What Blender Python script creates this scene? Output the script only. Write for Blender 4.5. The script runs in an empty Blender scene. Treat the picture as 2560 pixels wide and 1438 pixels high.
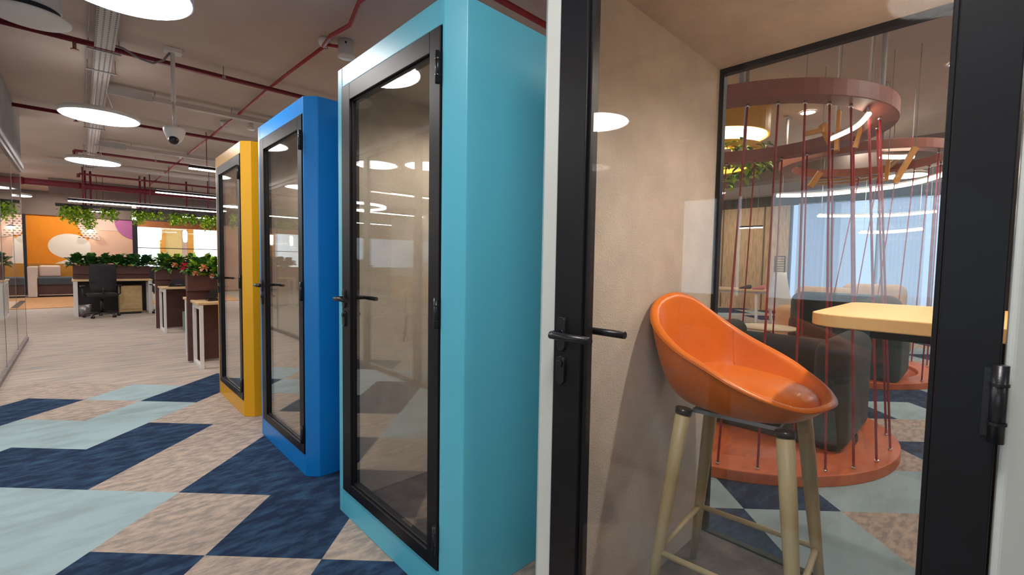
import bpy, bmesh, math, random
from mathutils import Vector, Matrix
random.seed(7)
S = bpy.context.scene
COL = S.collection
PI = math.pi
# ---------------------------------------------------------------- camera, world, exposure
cd = bpy.data.cameras.new('camera'); cam = bpy.data.objects.new('camera', cd); COL.objects.link(cam)
cd.sensor_width = 36; cd.lens = 15.95; cd.clip_start = .02; cd.clip_end = 200
R = Vector((0.724151, -0.689451, 0.016188)); U = Vector((0.026162, 0.05092, 0.99836)); B = Vector((-0.689145, -0.72254, 0.054911))
m = Matrix((R, U, B)).transposed().to_4x4(); m.translation = (0, 0, 1.31)
cam.matrix_world = m
S.camera = cam
S.view_settings.view_transform = 'Standard'; S.view_settings.look = 'None'
S.view_settings.gamma = 1; S.view_settings.use_curve_mapping = False
S.view_settings.exposure = 1.12
w = bpy.data.worlds.new('world'); S.world = w; w.use_nodes = True
w.node_tree.nodes['Background'].inputs[0].default_value = (.62, .80, 1, 1)
w.node_tree.nodes['Background'].inputs[1].default_value = 2.0
DISC_E = 14.0; LINE_E = 11.0

# ---------------------------------------------------------------- materials
MATS = {}
def mat(name, col, rough=.5, metal=0, noise=None, bump=None, emit=None, sheen=0, coat=0, spec=None, col2=None, scale=(1,1,1), rot=0, ramp=(.4,.6), coords='Object'):
    if name in MATS: return MATS[name]
    m = bpy.data.materials.new(name); m.use_nodes = True; nt = m.node_tree; b = nt.nodes['Principled BSDF']
    b.inputs['Base Color'].default_value = (*col, 1); b.inputs['Roughness'].default_value = rough; b.inputs['Metallic'].default_value = metal
    if spec is not None: b.inputs['Specular IOR Level'].default_value = spec
    if sheen: b.inputs['Sheen Weight'].default_value = sheen
    if coat: b.inputs['Coat Weight'].default_value = coat; b.inputs['Coat Roughness'].default_value = .15
    if emit:
        b.inputs['Emission Color'].default_value = (*emit[0], 1); b.inputs['Emission Strength'].default_value = emit[1]
    if noise or bump:
        tc = nt.nodes.new('ShaderNodeTexCoord'); mp = nt.nodes.new('ShaderNodeMapping'); mp.inputs['Scale'].default_value = scale; mp.inputs['Rotation'].default_value = (0, 0, rot)
        nt.links.new(tc.outputs[coords], mp.inputs[0])
    if noise:
        n = nt.nodes.new('ShaderNodeTexNoise'); n.inputs['Scale'].default_value = noise; n.inputs['Detail'].default_value = 6; n.inputs['Roughness'].default_value = .62
        nt.links.new(mp.outputs[0], n.inputs['Vector'])
        r = nt.nodes.new('ShaderNodeValToRGB'); r.color_ramp.elements[0].position = ramp[0]; r.color_ramp.elements[1].position = ramp[1]
        c2 = col2 or tuple(c*.8 for c in col)
        r.color_ramp.elements[0].color = (*c2, 1); r.color_ramp.elements[1].color = (*col, 1)
        nt.links.new(n.outputs['Fac'], r.inputs[0]); nt.links.new(r.outputs[0], b.inputs['Base Color'])
    if bump:
        n2 = nt.nodes.new('ShaderNodeTexNoise'); n2.inputs['Scale'].default_value = bump[0]; n2.inputs['Detail'].default_value = 4
        nt.links.new(mp.outputs[0], n2.inputs['Vector'])
        bp = nt.nodes.new('ShaderNodeBump'); bp.inputs['Strength'].default_value = bump[1]; bp.inputs['Distance'].default_value = .005
        nt.links.new(n2.outputs['Fac'], bp.inputs['Height']); nt.links.new(bp.outputs[0], b.inputs['Normal'])
    MATS[name] = m; return m
def emis(name, col, s):
    if name in MATS: return MATS[name]
    m = bpy.data.materials.new(name); m.use_nodes = True; nt = m.node_tree; nt.nodes.clear()
    e = nt.nodes.new('ShaderNodeEmission'); e.inputs[0].default_value = (*col, 1); e.inputs[1].default_value = s
    o = nt.nodes.new('ShaderNodeOutputMaterial'); nt.links.new(e.outputs[0], o.inputs[0]); MATS[name] = m; return m
def glass(name, tint=(.97, .98, .97), boost=1.9, rough=0.0):
    # thin window pane: straight transmission mixed with Fresnel mirror reflection
    if name in MATS: return MATS[name]
    m = bpy.data.materials.new(name); m.use_nodes = True; nt = m.node_tree; nt.nodes.clear()
    t = nt.nodes.new('ShaderNodeBsdfTransparent'); t.inputs[0].default_value = (*tint, 1)
    g = nt.nodes.new('ShaderNodeBsdfGlossy'); g.inputs['Roughness'].default_value = rough; g.inputs[0].default_value = (1, 1, 1, 1)
    # Schlick reflectance from the angle between the normal and the ray, the same on both faces of the pane
    geo = nt.nodes.new('ShaderNodeNewGeometry'); dt = nt.nodes.new('ShaderNodeVectorMath'); dt.operation = 'DOT_PRODUCT'
    nt.links.new(geo.outputs['Normal'], dt.inputs[0]); nt.links.new(geo.outputs['Incoming'], dt.inputs[1])
    ab = nt.nodes.new('ShaderNodeMath'); ab.operation = 'ABSOLUTE'; nt.links.new(dt.outputs['Value'], ab.inputs[0])
    om = nt.nodes.new('ShaderNodeMath'); om.operation = 'SUBTRACT'; om.inputs[0].default_value = 1; nt.links.new(ab.outputs[0], om.inputs[1])
    pw = nt.nodes.new('ShaderNodeMath'); pw.operation = 'POWER'; pw.inputs[1].default_value = 5; nt.links.new(om.outputs[0], pw.inputs[0])
    f = nt.nodes.new('ShaderNodeMath'); f.operation = 'MULTIPLY_ADD'; f.inputs[1].default_value = .96; f.inputs[2].default_value = .04; nt.links.new(pw.outputs[0], f.inputs[0])
    mu = nt.nodes.new('ShaderNodeMath'); mu.operation = 'MULTIPLY'; mu.inputs[1].default_value = boost; mu.use_clamp = True
    mx = nt.nodes.new('ShaderNodeMixShader'); o = nt.nodes.new('ShaderNodeOutputMaterial')
    nt.links.new(f.outputs[0], mu.inputs[0]); nt.links.new(mu.outputs[0], mx.inputs[0]); nt.links.new(t.outputs[0], mx.inputs[1]); nt.links.new(g.outputs[0], mx.inputs[2]); nt.links.new(mx.outputs[0], o.inputs[0])
    MATS[name] = m; return m

carpet_sand = mat('carpet_sand', (.68, .55, .45), .95, noise=9, col2=(.42, .36, .32), scale=(1.3, 3.0, 1), rot=.5, ramp=(.40, .60), bump=(260, .9), spec=.1)
carpet_far = mat('carpet_far', (.64, .53, .44), .95, noise=2.2, col2=(.42, .38, .35), scale=(.9, 5.5, 1), rot=.25, ramp=(.38, .62), bump=(200, .7), spec=.1)
carpet_light = mat('carpet_light', (.45, .60, .64), .95, noise=2.0, col2=(.38, .49, .52), scale=(1, 3, 1), rot=.5, ramp=(.38, .55), bump=(260, .8), spec=.1)
carpet_navy = mat('carpet_navy', (.050, .11, .20), .95, noise=6, col2=(.024, .042, .090), scale=(1.2, 2.8, 1), rot=.5, ramp=(.44, .66), bump=(260, .8), spec=.1)
ceil_m = mat('ceiling_paint', (.58, .49, .44), .9, noise=1.5, col2=(.54, .45, .405), bump=(30, .15))
beam_m = mat('beam_paint', (.22, .17, .155), .85, noise=2, col2=(.19, .15, .14))
wall_m = mat('wall_paint', (.62, .60, .60), .8, noise=2, col2=(.58, .56, .56))
black_m = mat('black_aluminium', (.009, .009, .012), .42, noise=8, col2=(.008, .007, .008), spec=.28)
blackp_m = mat('black_plastic', (.012, .012, .015), .3, bump=(300, .05))
felt_m = mat('beige_felt', (.56, .49, .42), .95, noise=7, col2=(.47, .415, .36), ramp=(.35, .65), bump=(220, .6), sheen=.2, coords='Object')
grey_m = mat('grey_metal', (.45, .44, .44), .45, noise=6, col2=(.40, .39, .39))
white_m = mat('white_powder_coat', (.78, .77, .76), .4, noise=4, col2=(.74, .73, .72))
oak_m = mat('oak_veneer', (.72, .50, .27), .45, noise=3, col2=(.62, .41, .21), scale=(1, 12, 12), ramp=(.3, .7))
oakedge_m = mat('pale_oak', (.58, .47, .28), .5, noise=4, col2=(.50, .40, .235), scale=(10, 10, 1), ramp=(.3, .7))
red_m = mat('red_pipe_paint', (.42, .03, .035), .45, noise=5, col2=(.34, .025, .03))
dred_m = mat('dark_red_pipe_paint', (.20, .012, .03), .5, noise=5, col2=(.16, .01, .025))
leather_m = mat('orange_leather', (.74, .168, .006), .36, noise=3, col2=(.64, .14, .005), bump=(150, .12), coat=.12)
rust_m = mat('terracotta_panel', (.66, .135, .025), .5, noise=4, col2=(.52, .10, .02), scale=(1, 4, 1))
rustring_m = mat('terracotta_ring', (.34, .10, .065), .5, noise=4, col2=(.29, .085, .055))
rope_m = mat('red_rope', (.42, .025, .03), .7, bump=(400, .5))
green_m = mat('dark_green_fabric', (.018, .026, .022), .85, noise=20, col2=(.013, .02, .017), sheen=.08, bump=(250, .4))
brown_m = mat('brown_laminate', (.10, .038, .034), .5, noise=4, col2=(.08, .03, .028))
ply_m = mat('light_plywood', (.60, .42, .21), .55, noise=4, col2=(.53, .36, .17), scale=(3, 3, 3))
dark_m = mat('dark_laminate', (.022, .02, .028), .55, noise=4, col2=(.018, .016, .022))
fabricdk_m = mat('charcoal_mesh_fabric', (.022, .023, .028), .8, bump=(500, .5))
chrome_m = mat('chrome_clip', (.8, .8, .8), .2, metal=1, bump=(50, .01))
leafdk = mat('leaf_dark_green', (.035, .13, .03), .5, noise=3, col2=(.02, .08, .02), spec=.4)
leafmd = mat('leaf_mid_green', (.10, .27, .045), .5, noise=3, col2=(.05, .17, .03))
leaflt = mat('leaf_lime_green', (.50, .72, .05), .5, noise=3, col2=(.28, .48, .03))
rosered = mat('petal_red', (.75, .02, .07), .5, noise=5, col2=(.5, .01, .04))
rosepeach = mat('petal_peach', (.85, .42, .24), .5, noise=5, col2=(.7, .3, .15))
orange_m = mat('mural_orange', (.88, .29, .01), .7, noise=3, col2=(.84, .26, .01))
peach_m = mat('mural_peach', (.82, .52, .40), .7, noise=2, col2=(.80, .49, .36))
pink_m = mat('mural_blush', (.80, .60, .53), .7, noise=2, col2=(.78, .57, .5))
cream_m = mat('mural_cream', (.86, .78, .72), .7, noise=2, col2=(.84, .75, .68))
purple_m = mat('mural_purple', (.50, .16, .38), .7, noise=2, col2=(.47, .14, .36))
ochre_m = mat('ochre_panel', (.55, .25, .035), .7, noise=2, col2=(.48, .21, .03))
disc_e = emis('disc_diffuser', (1, .95, .93), DISC_E)
line_e = emis('line_diffuser', (1, .93, .86), LINE_E)
up_e = emis('added_uplight_glow', (1, .93, .88), .8)  # upward glow added to the pendants to brighten the ceiling
up_l = emis('lounge_added_uplight', (1, .78, .52), 11.0)  # stronger warm glow, added to lift the lounge ceiling
tube_e = emis('warm_tube_diffuser', (1, .86, .66), 9)
spot_e = emis('downlight_diffuser', (1, .90, .76), 45)
spot_s = emis('added_downlight_diffuser', (1, .90, .74), 230)  # for downlights added to brighten the mural and wood panelling
pglass = glass('door_glass', (.95, .955, .94), 1.5)
wglass = glass('white_booth_glass', (.985, .985, .98), .85)
cglass = glass('clear_glass', (.95, .965, .96), 1.2)

# ---------------------------------------------------------------- mesh helpers
def bmnew(): return bmesh.new()
def box(bm, x0, x1, y0, y1, z0, z1, mi=0):
    v = [bm.verts.new(c) for c in ((x0,y0,z0),(x1,y0,z0),(x1,y1,z0),(x0,y1,z0),(x0,y0,z1),(x1,y0,z1),(x1,y1,z1),(x0,y1,z1))]
    for f in ((3,2,1,0),(4,5,6,7),(0,1,5,4),(1,2,6,5),(2,3,7,6),(3,0,4,7)):
        bm.faces.new([v[i] for i in f]).material_index = mi
def prism(bm, pts, z0, z1, mi=0):
    a = sum(pts[i][0]*pts[(i+1) % len(pts)][1]-pts[(i+1) % len(pts)][0]*pts[i][1] for i in range(len(pts)))
    if a < 0: pts = pts[::-1]
    lo = [bm.verts.new((x, y, z0)) for x, y in pts]; hi = [bm.verts.new((x, y, z1)) for x, y in pts]; n = len(pts)
    bm.faces.new(lo[::-1]).material_index = mi; bm.faces.new(hi).material_index = mi
    for i in range(n):
        j = (i+1) % n; bm.faces.new((lo[i], lo[j], hi[j], hi[i])).material_index = mi
def frame_of(d):
    d = d.normalized(); up = Vector((0, 0, 1)) if abs(d.z) < .95 else Vector((1, 0, 0))
    a = d.cross(up).normalized(); return a, d.cross(a).normalized()
def tube(bm, pts, r, seg=12, cap=True, closed=False, mi=0):
    pts = [Vector(p) for p in pts]; n = len(pts); rs = r if isinstance(r, (list, tuple)) else [r]*n; rings = []
    pa = None
    for i in range(n):
        if closed: d = pts[(i+1) % n]-pts[i-1]
        else: d = pts[min(i+1, n-1)]-pts[max(i-1, 0)]
        d.normalize()
        if pa is None: a, b_ = frame_of(d)
        else:
            a = (pa-d*pa.dot(d)).normalized(); b_ = d.cross(a)
        pa = a
        rings.append([bm.verts.new(pts[i]+(a*math.cos(t)+b_*math.sin(t))*rs[i]) for t in (2*PI*k/seg for k in range(seg))])
    for i in range(n if closed else n-1):
        A, C_ = rings[i], rings[(i+1) % n]
        for k in range(seg):
            f = bm.faces.new((A[k], A[(k+1) % seg], C_[(k+1) % seg], C_[k])); f.smooth = True; f.material_index = mi
    if cap and not closed:
        for f in (bm.faces.new(rings[0][::-1]), bm.faces.new(rings[-1])): f.material_index = mi
def bar(bm, p0, p1, wd, ht):
    # rectangular bar between two points
    p0 = Vector(p0); p1 = Vector(p1); a, b_ = frame_of(p1-p0); vs = []
    for p in (p0, p1): vs.append([bm.verts.new(p+a*sx*wd/2+b_*sy*ht/2) for sx, sy in ((-1,-1),(1,-1),(1,1),(-1,1))])
    bm.faces.new(vs[0][::-1]); bm.faces.new(vs[1])
    for k in range(4): bm.faces.new((vs[0][k], vs[0][(k+1) % 4], vs[1][(k+1) % 4], vs[1][k]))
def lathe(bm, prof, c=(0, 0, 0), seg=32, mi=0):
    rings = []
    for r, z in prof:
        if r < 1e-5: rings.append([bm.verts.new((c[0], c[1], c[2]+z))])
        else: rings.append([bm.verts.new((c[0]+r*math.cos(2*PI*k/seg), c[1]+r*math.sin(2*PI*k/seg), c[2]+z)) for k in range(seg)])
    for A, C_ in zip(rings, rings[1:]):
        for k in range(seg):
            j = (k+1) % seg
            if len(A) == 1 and len(C_) == 1: continue
            if len(A) == 1: f = bm.faces.new((A[0], C_[k], C_[j]))
            elif len(C_) == 1: f = bm.faces.new((A[k], C_[0], A[j]))
            else: f = bm.faces.new((A[k], C_[k], C_[j], A[j]))
            f.smooth = True; f.material_index = mi
def ringband(bm, c, ro, ri, z0, z1, seg=72, a0=0, a1=2*PI):
    full = abs(a1-a0-2*PI) < 1e-6; n = seg if full else seg+1; q = []
    for k in range(n):
        t = a0+(a1-a0)*k/seg; cs, sn = math.cos(t), math.sin(t)
        q.append([bm.verts.new((c[0]+r*cs, c[1]+r*sn, z)) for r, z in ((ro, z0), (ro, z1), (ri, z1), (ri, z0))])
    for k in range(seg):
        A, C_ = q[k], q[(k+1) % n]
        for i in range(4): bm.faces.new((A[i], C_[i], C_[(i+1) % 4], A[(i+1) % 4]))
    if not full: bm.faces.new(q[0][::-1]); bm.faces.new(q[-1])
def rounded_rect(x0, x1, y0, y1, rs, n=8):
    # rs: radii for corners (x0,y0),(x1,y0),(x1,y1),(x0,y1)
    P = []
    for (cx, cy, sx, sy, a), r in zip(((x0, y0, 1, 1, PI), (x1, y0, -1, 1, 1.5*PI), (x1, y1, -1, -1, 0), (x0, y1, 1, -1, .5*PI)), rs):
        if r < 1e-4: P.append((cx, cy)); continue
        for k in range(n+1): P.append((cx+sx*r+r*math.cos(a+k*PI/2/n), cy+sy*r+r*math.sin(a+k*PI/2/n)))
    return P
def obj(name, bm, mats, parent=None, bevel=0, subsurf=0, smooth=False, solid=0, loc=None, recalc=True):
    if recalc: bmesh.ops.recalc_face_normals(bm, faces=bm.faces[:])
    if smooth:
        for f in bm.faces: f.smooth = True
    me = bpy.data.meshes.new(name); 
    root = parent
    while root is not None and root.parent is not None: root = root.parent
    off = root.location if root is not None else (Vector(loc) if loc is not None else Vector((0, 0, 0)))
    if root is not None and root.type != 'EMPTY': off = root.location
    if off.length > 0: bmesh.ops.translate(bm, verts=bm.verts[:], vec=-off)
    bm.to_mesh(me); bm.free()
    for mm in (mats if isinstance(mats, (list, tuple)) else [mats]): me.materials.append(mm)
    o = bpy.data.objects.new(name, me); COL.objects.link(o)
    if parent is not None: o.parent = parent
    elif loc is not None: o.location = loc
    if solid: md = o.modifiers.new('solid', 'SOLIDIFY'); md.thickness = solid; md.offset = -1
    if bevel: md = o.modifiers.new('bevel', 'BEVEL'); md.width = bevel; md.segments = 2; md.limit_method = 'ANGLE'
    if subsurf: md = o.modifiers.new('sub', 'SUBSURF'); md.levels = subsurf; md.render_levels = subsurf
    return o
def tag(o, label, cat, group=None, kind=None):
    o['label'] = label; o['category'] = cat
    if group: o['group'] = group
    if kind: o['kind'] = kind
    return o
def thing(name, label, cat, loc, group=None):
    o = bpy.data.objects.new(name, None); COL.objects.link(o); o.location = loc; o.empty_display_size = .1
    return tag(o, label, cat, group)
def struct(name, bm, mats, label=None, **k):
    o = obj(name, bm, mats, **k); o['kind'] = 'structure'
    if label: o['label'] = label
    return o
def copy_tree(o, parent=None):
    c = o.copy(); COL.objects.link(c)
    if parent is not None: c.parent = parent
    for ch in list(o.children): copy_tree(ch, c)
    return c

# ---------------------------------------------------------------- setting: floor
CX0, CX1, CY0, CY1 = -8.0, 15.0, -4.5, 21.5; CH = 3.4
g = .367
N_, L_, S_, F_ = 0, 1, 2, 3
cells = {(0,0):L_,(0,-1):S_,(0,-2):N_,(0,-3):S_,(-1,-1):N_,(-1,-2):S_,(-1,-3):N_,(-1,-4):S_,(-1,0):L_,(0,1):L_,(1,0):S_,(1,1):N_,(1,2):N_,(1,-1):N_,(1,-2):N_,
 (2,0):S_,(2,1):N_,(2,2):L_,(2,3):L_,(2,-1):N_,(3,0):S_,(3,1):S_,(3,2):L_,(3,3):S_,(3,4):N_,(3,5):S_,(4,1):S_,(4,2):N_,(4,3):L_,(4,4):S_,(4,5):S_,(5,2):N_,(5,1):S_,(2,4):N_,
 (0,-8):S_,(0,-7):L_,(0,-6):N_,(-1,-7):S_,(-1,-8):L_,(1,-7):N_,(1,-8):L_,(1,-9):L_,(1,-6):L_,(2,-8):L_,(2,-9):S_,(2,-10):N_,(3,-10):S_,(3,-11):S_,(4,-12):N_,(4,-11):L_,(4,-10):N_,
 (5,-12):N_,(5,-13):L_,(5,-11):N_,(6,-12):S_,(6,-13):L_,(4,-13):L_,(3,-12):N_,(0,2):L_,(0,3):N_,(1,3):L_}
bm = bmnew(); V = {}
def fv(i, j):
    if (i, j) not in V: V[(i, j)] = bm.verts.new((g*i, 2.683+g*j, 0))
    return V[(i, j)]
rr = random.Random(3)
for i in range(-23, 42):
    for j in range(-21, 53):
        if (i+j) % 2 == 0: continue            # cell centre
        a = (i+(j-1))//2; b_ = ((j-1)-i)//2     # X = g(a-b), Y = 2.683+g(a+b+1)
        X, Y = g*i, 2.683+g*j
        if (a, b_) in cells: mi = cells[(a, b_)]
        else:
            q = rr.random()
            patterned = (Y < 5.3) or (X > 2.3)
            mi = (N_ if q < .33 else L_ if q < .62 else S_) if patterned else F_
            if X < -.5: mi = F_ if q < .5 else (L_ if q < .75 else S_)
            if Y > 5.2 and X < 1.5: mi = F_
        f = bm.faces.new((fv(i-1, j), fv(i, j-1), fv(i+1, j), fv(i, j+1))); f.material_index = mi
struct('floor', bm, [carpet_navy, carpet_light, carpet_sand, carpet_far])
bm = bmnew(); box(bm, CX0-.4, CX1+.5, CY0-.4, 23.5, CH+.003, CH+.2); struct('ceiling', bm, ceil_m)
# shallow beams across the ceiling
bm = bmnew(); box(bm, -.55, CX1, 17.6, 18.1, 2.95, CH); struct('trim_1', bm, beam_m)
bm = bmnew(); box(bm, 9.6, 10.0, CY0, 17.5, 2.95, CH); struct('trim_2', bm, beam_m)
# left bulkhead above the glass partition
bm = bmnew(); box(bm, -.70, -.60, CY0, 10.2, 2.62, CH)
struct('wall_left', bm, mat('bulkhead_paint', (.33, .30, .29), .8, noise=2, col2=(.40, .37, .36)))
bm = bmnew(); box(bm, -.60, -.575, CY0, 10.2, 2.60, 2.66); struct('trim_3', bm, grey_m)

# ---------------------------------------------------------------- glass partition on the left (frames, panes)
def partition_bay(y0, y1, n):
    t = bpy.data.objects.new('window_%d' % n, None); COL.objects.link(t); t.location = (-.62, y0, 0); t['kind'] = 'structure'
    fm = mat('bronze_frame', (.24, .205, .195), .45, noise=5, col2=(.13, .11, .10))
    b = bmnew(); box(b, -.645, -.595, y0, y1, 0, .05); box(b, -.645, -.595, y0, y1, 2.55, 2.6)
    wdt = .007 if y0 > 5.4 else .05
    hx = .008 if y0 > 5.4 else .025
    box(b, -.62-hx, -.62+hx, y0, y0+wdt, .05, 2.55); box(b, -.62-hx, -.62+hx, y1-wdt, y1, .05, 2.55)
    obj('frame', b, fm, t)
    b = bmnew(); box(b, -.626, -.614, y0+.01, y1-.01, .04, 2.56); obj('pane', b, cglass, t)
ys = [-4.4, -1.6, 1.0, 2.6, 4.12, 5.28, 6.5, 7.5, 8.8, 10.16]
for n, (a, b_) in enumerate(zip(ys, ys[1:])): partition_bay(a, b_, n+1)

# ---------------------------------------------------------------- outer walls
def flat(bm, pts, y, mi=0):
    bm.faces.new([bm.verts.new((x, y, z)) for x, z in pts]).material_index = mi
def ell(cx, cz, rx, rz, a0=0, a1=2*PI, n=48):
    return [(cx+rx*math.cos(a0+(a1-a0)*k/n), cz+rz*math.sin(a0+(a1-a0)*k/n)) for k in range(n+(0 if abs(a1-a0-2*PI) < 1e-6 else 1))]
# mural wall at the end of the aisle
bm = bmnew(); box(bm, CX0, 1.42, 21.5, 21.7, 0, CH, 0)
box(bm, CX0, 1.42, 21.44, 21.5, 2.62, CH, 6)
box(bm, -1.25, 1.40, 21.47, 21.5, 0, 1.03, 5)
box(bm, -1.40, -1.22, 21.40, 21.5, 0, 2.62, 7)
flat(bm, [(-1.22, 1.03), (.05, 1.03), (-.25, 1.22), (.42, 2.1), (.2, 2.35), (-.1, 2.62), (-1.22, 2.62)], 21.495, 1)
flat(bm, ell(-.22, 1.62, .52, .42), 21.492, 2)
flat(bm, [(-.6, 1.03), (.35, 1.03), (.28, 1.6), (-.1, 1.45), (-.15, 1.24)], 21.490, 2)
flat(bm, [(-.1, 2.62), (.28, 2.62), (.55, 1.95), (.55, 1.85), (.12, 1.95)], 21.488, 3)
flat(bm, [(.28, 2.62), (1.42, 2.62), (1.42, 2.2), (.55, 2.2)], 21.491, 3)
flat(bm, ell(1.45, 2.62, .52, .68, PI, 1.5*PI)+[(1.42, 2.62)], 21.485, 4)
rd = random.Random(2)
for r_ in range(9):
    for c_ in range(5):
        x = .02+c_*.11+(r_ % 2)*.05; z = 1.93+r_*.075
        if x > -.1+(2.62-z)*.3-.1 and x < .32+(2.62-z)*.3: flat(bm, ell(x, z, .032, .010, n=8), 21.482, 7)
struct('wall_far', bm, [peach_m, orange_m, cream_m, pink_m, purple_m, ochre_m, beam_m, dark_m])
# glazed room right of the mural
bm = bmnew(); box(bm, 1.42, 1.56, 21.4, 21.6, 0, 2.62, 0)
box(bm, 1.56, CX1, 21.45, 21.6, 2.62, CH, 1); box(bm, 1.56, CX1, 21.45, 21.6, 0, .95, 0); box(bm, 1.56, CX1, 21.42, 21.6, 2.40, 2.62, 2)
struct('wall_far.001', bm, [dark_m, beam_m, mat('orange_header', (.70, .26, .10), .6, noise=3, col2=(.65, .23, .09))])
t = bpy.data.objects.new('window_20', None); COL.objects.link(t); t.location = (1.56, 21.5, .95); t['kind'] = 'structure'
b = bmnew(); box(b, 1.56, 6.5, 21.49, 21.51, .95, 2.42); obj('pane', b, cglass, t)
b = bmnew(); box(b, 1.56, 6.5, 21.47, 21.53, 1.62, 1.645); obj('frame', b, black_m, t)
bm = bmnew(); box(bm, 1.2, 6.6, 23.3, 23.4, 0, CH, 0)
box(bm, 1.5, 2.35, 23.2, 23.3, .4, 2.9, 1); box(bm, 3.55, 5.4, 23.2, 23.3, .4, 2.9, 1)
box(bm, 2.38, 2.55, 23.1, 23.3, 0, CH, 2); box(bm, 2.55, 3.1, 23.15, 23.3, 0, CH, 3); box(bm, 3.3, 3.5, 23.1, 23.3, 0, CH, 2)
struct('wall_back', bm, [cream_m, emis('daylight_window', (.80, .92, 1), 1.6), mat('orange_column', (.85, .38, .06), .6, noise=3, col2=(.8, .34, .05)), mat('yellow_wall', (.85, .60, .22), .6, noise=3, col2=(.8, .55, .2))])
for k, (x, z) in enumerate(((2.28, 2.25), (3.1, 2.2), (3.95, 2.2))):
    t = thing('pendant_lamp', ['white capsule pendant lamp in the glazed room, nearest the mural', 'white capsule pendant lamp in the glazed room, middle of three', 'white capsule pendant lamp in the glazed room, furthest from the mural'][k], 'lamp', (x, 22.3, z-.3), 'capsule pendants in the glazed room')
    b = bmnew(); lathe(b, [(0, -.3), (.06, -.27), (.075, -.1), (.075, .1), (.06, .17), (0, .19)], (x, 22.3, z)); obj('shade', b, emis('capsule_glow', (1, .93, .8), 4), t)
    b = bmnew(); tube(b, [(x, 22.3, z+.18), (x, 22.3, CH)], .006, 6); obj('cord', b, black_m, t)
# -x outer wall with windows, and +x wall with wood panels and curtained windows
bm = bmnew(); box(bm, CX0, CX0+.1, CY0, 21.5, 0, .7, 0); box(bm, CX0, CX0+.1, CY0, 21.5, 2.75, CH, 0)
for a, b_ in ((CY0, -2), (3.0, 3.55), (5.5, 6.1), (7.5, 12.2), (13.0, 13.6), (16.5, 21.5)): box(bm, CX0, CX0+.1, a, b_, .7, 2.75, 0)
struct('wall_left.001', bm, mat('pale_wall', (.62, .52, .42), .8, noise=2, col2=(.6, .5, .4)))
bm = bmnew(); box(bm, CX0-.02, CX0, CY0, 21.5, .6, 2.8); struct('window_21', bm, emis('daylight', (.70, .86, 1), 1.3))
bm = bmnew(); box(bm, CX0, CX1, CY0-.1, CY0, 0, CH); struct('wall_near', bm, mat('near_wall', (.50, .44, .38), .8, noise=2, col2=(.47, .41, .35)))
bm = bmnew(); box(bm, CX1, CX1+.1, CY0, 23.5, 0, .12, 0); box(bm, CX1, CX1+.1, CY0, 23.5, 3.1, CH, 0)
box(bm, CX1-.05, CX1+.1, 4.05, 7.2, 0, 3.1, 1); box(bm, CX1-.07, CX1, 4.7, 4.74, 0, 3.1, 2); box(bm, CX1-.07, CX1, 5.9, 5.94, 0, 3.1, 2)
box(bm, CX1, CX1+.1, 7.2, 23.5, .12, 3.1, 3)
struct('wall_right', bm, [dark_m, mat('warm_wood_panel', (.74, .52, .32), .5, noise=3, col2=(.55, .36, .2), scale=(8, 8, 1)), mat('panel_joint', (.2, .13, .08), .6, bump=(20, .1)), wall_m])
b = bmnew(); box(b, CX1+.12, CX1+.14, CY0, 4.1, .1, 3.1); struct('window_22', b, emis('daylight_blue', (.50, .70, 1), .45))
# mullions
b = bmnew()
for y in (-3.4, -2.3, -1.2, -.1, .95, 2.0, 3.0, 4.0): box(b, CX1-.02, CX1+.1, y, y+.06, .1, 3.1)
struct('trim_4', b, mat('blue_grey_mullion', (.10, .16, .24), .5, noise=3, col2=(.09, .14, .21)))
# sheer curtains
cm = bpy.data.materials.new('sheer_curtain'); cm.use_nodes = True; nt = cm.node_tree; nt.nodes.clear()
tr = nt.nodes.new('ShaderNodeBsdfTranslucent'); tr.inputs[0].default_value = (.80, .84, .9, 1); tp = nt.nodes.new('ShaderNodeBsdfTransparent'); tp.inputs[0].default_value = (.85, .9, .96, 1)
df = nt.nodes.new('ShaderNodeBsdfDiffuse'); df.inputs[0].default_value = (.7, .74, .8, 1)
m1 = nt.nodes.new('ShaderNodeMixShader'); m1.inputs[0].default_value = .5; m2 = nt.nodes.new('ShaderNodeMixShader'); m2.inputs[0].default_value = .35; o_ = nt.nodes.new('ShaderNodeOutputMaterial')
nt.links.new(tr.outputs[0], m1.inputs[1]); nt.links.new(df.outputs[0], m1.inputs[2]); nt.links.new(m1.outputs[0], m2.inputs[1]); nt.links.new(tp.outputs[0], m2.inputs[2]); nt.links.new(m2.outputs[0], o_.inputs[0])
for k, (ya, yb) in enumerate(((-.9, .85), (1.1, 2.0), (2.5, 3.8))):
    b = bmnew(); n = 60; pr = None
    for i in range(n+1):
        y = ya+(yb-ya)*i/n; x = CX1-.22+.05*math.sin(i*1.15)+.02*math.sin(i*.37)
        q = [b.verts.new((x, y, .0)), b.verts.new((x-.01*math.sin(i*1.15), y, 3.1))]
        if pr: f = b.faces.new((pr[0], q[0], q[1], pr[1])); f.smooth = True
        pr = q
    tag(obj('sheer_curtain', b, cm, recalc=False, loc=(CX1-.2, ya, .05)), ['pale blue sheer curtain at the lounge window, rightmost of three', 'pale blue sheer curtain at the lounge window, middle and narrowest of three', 'pale blue sheer curtain at the lounge window beside the wood panelling'][k], 'curtain', 'sheer curtains at the lounge window')

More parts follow.
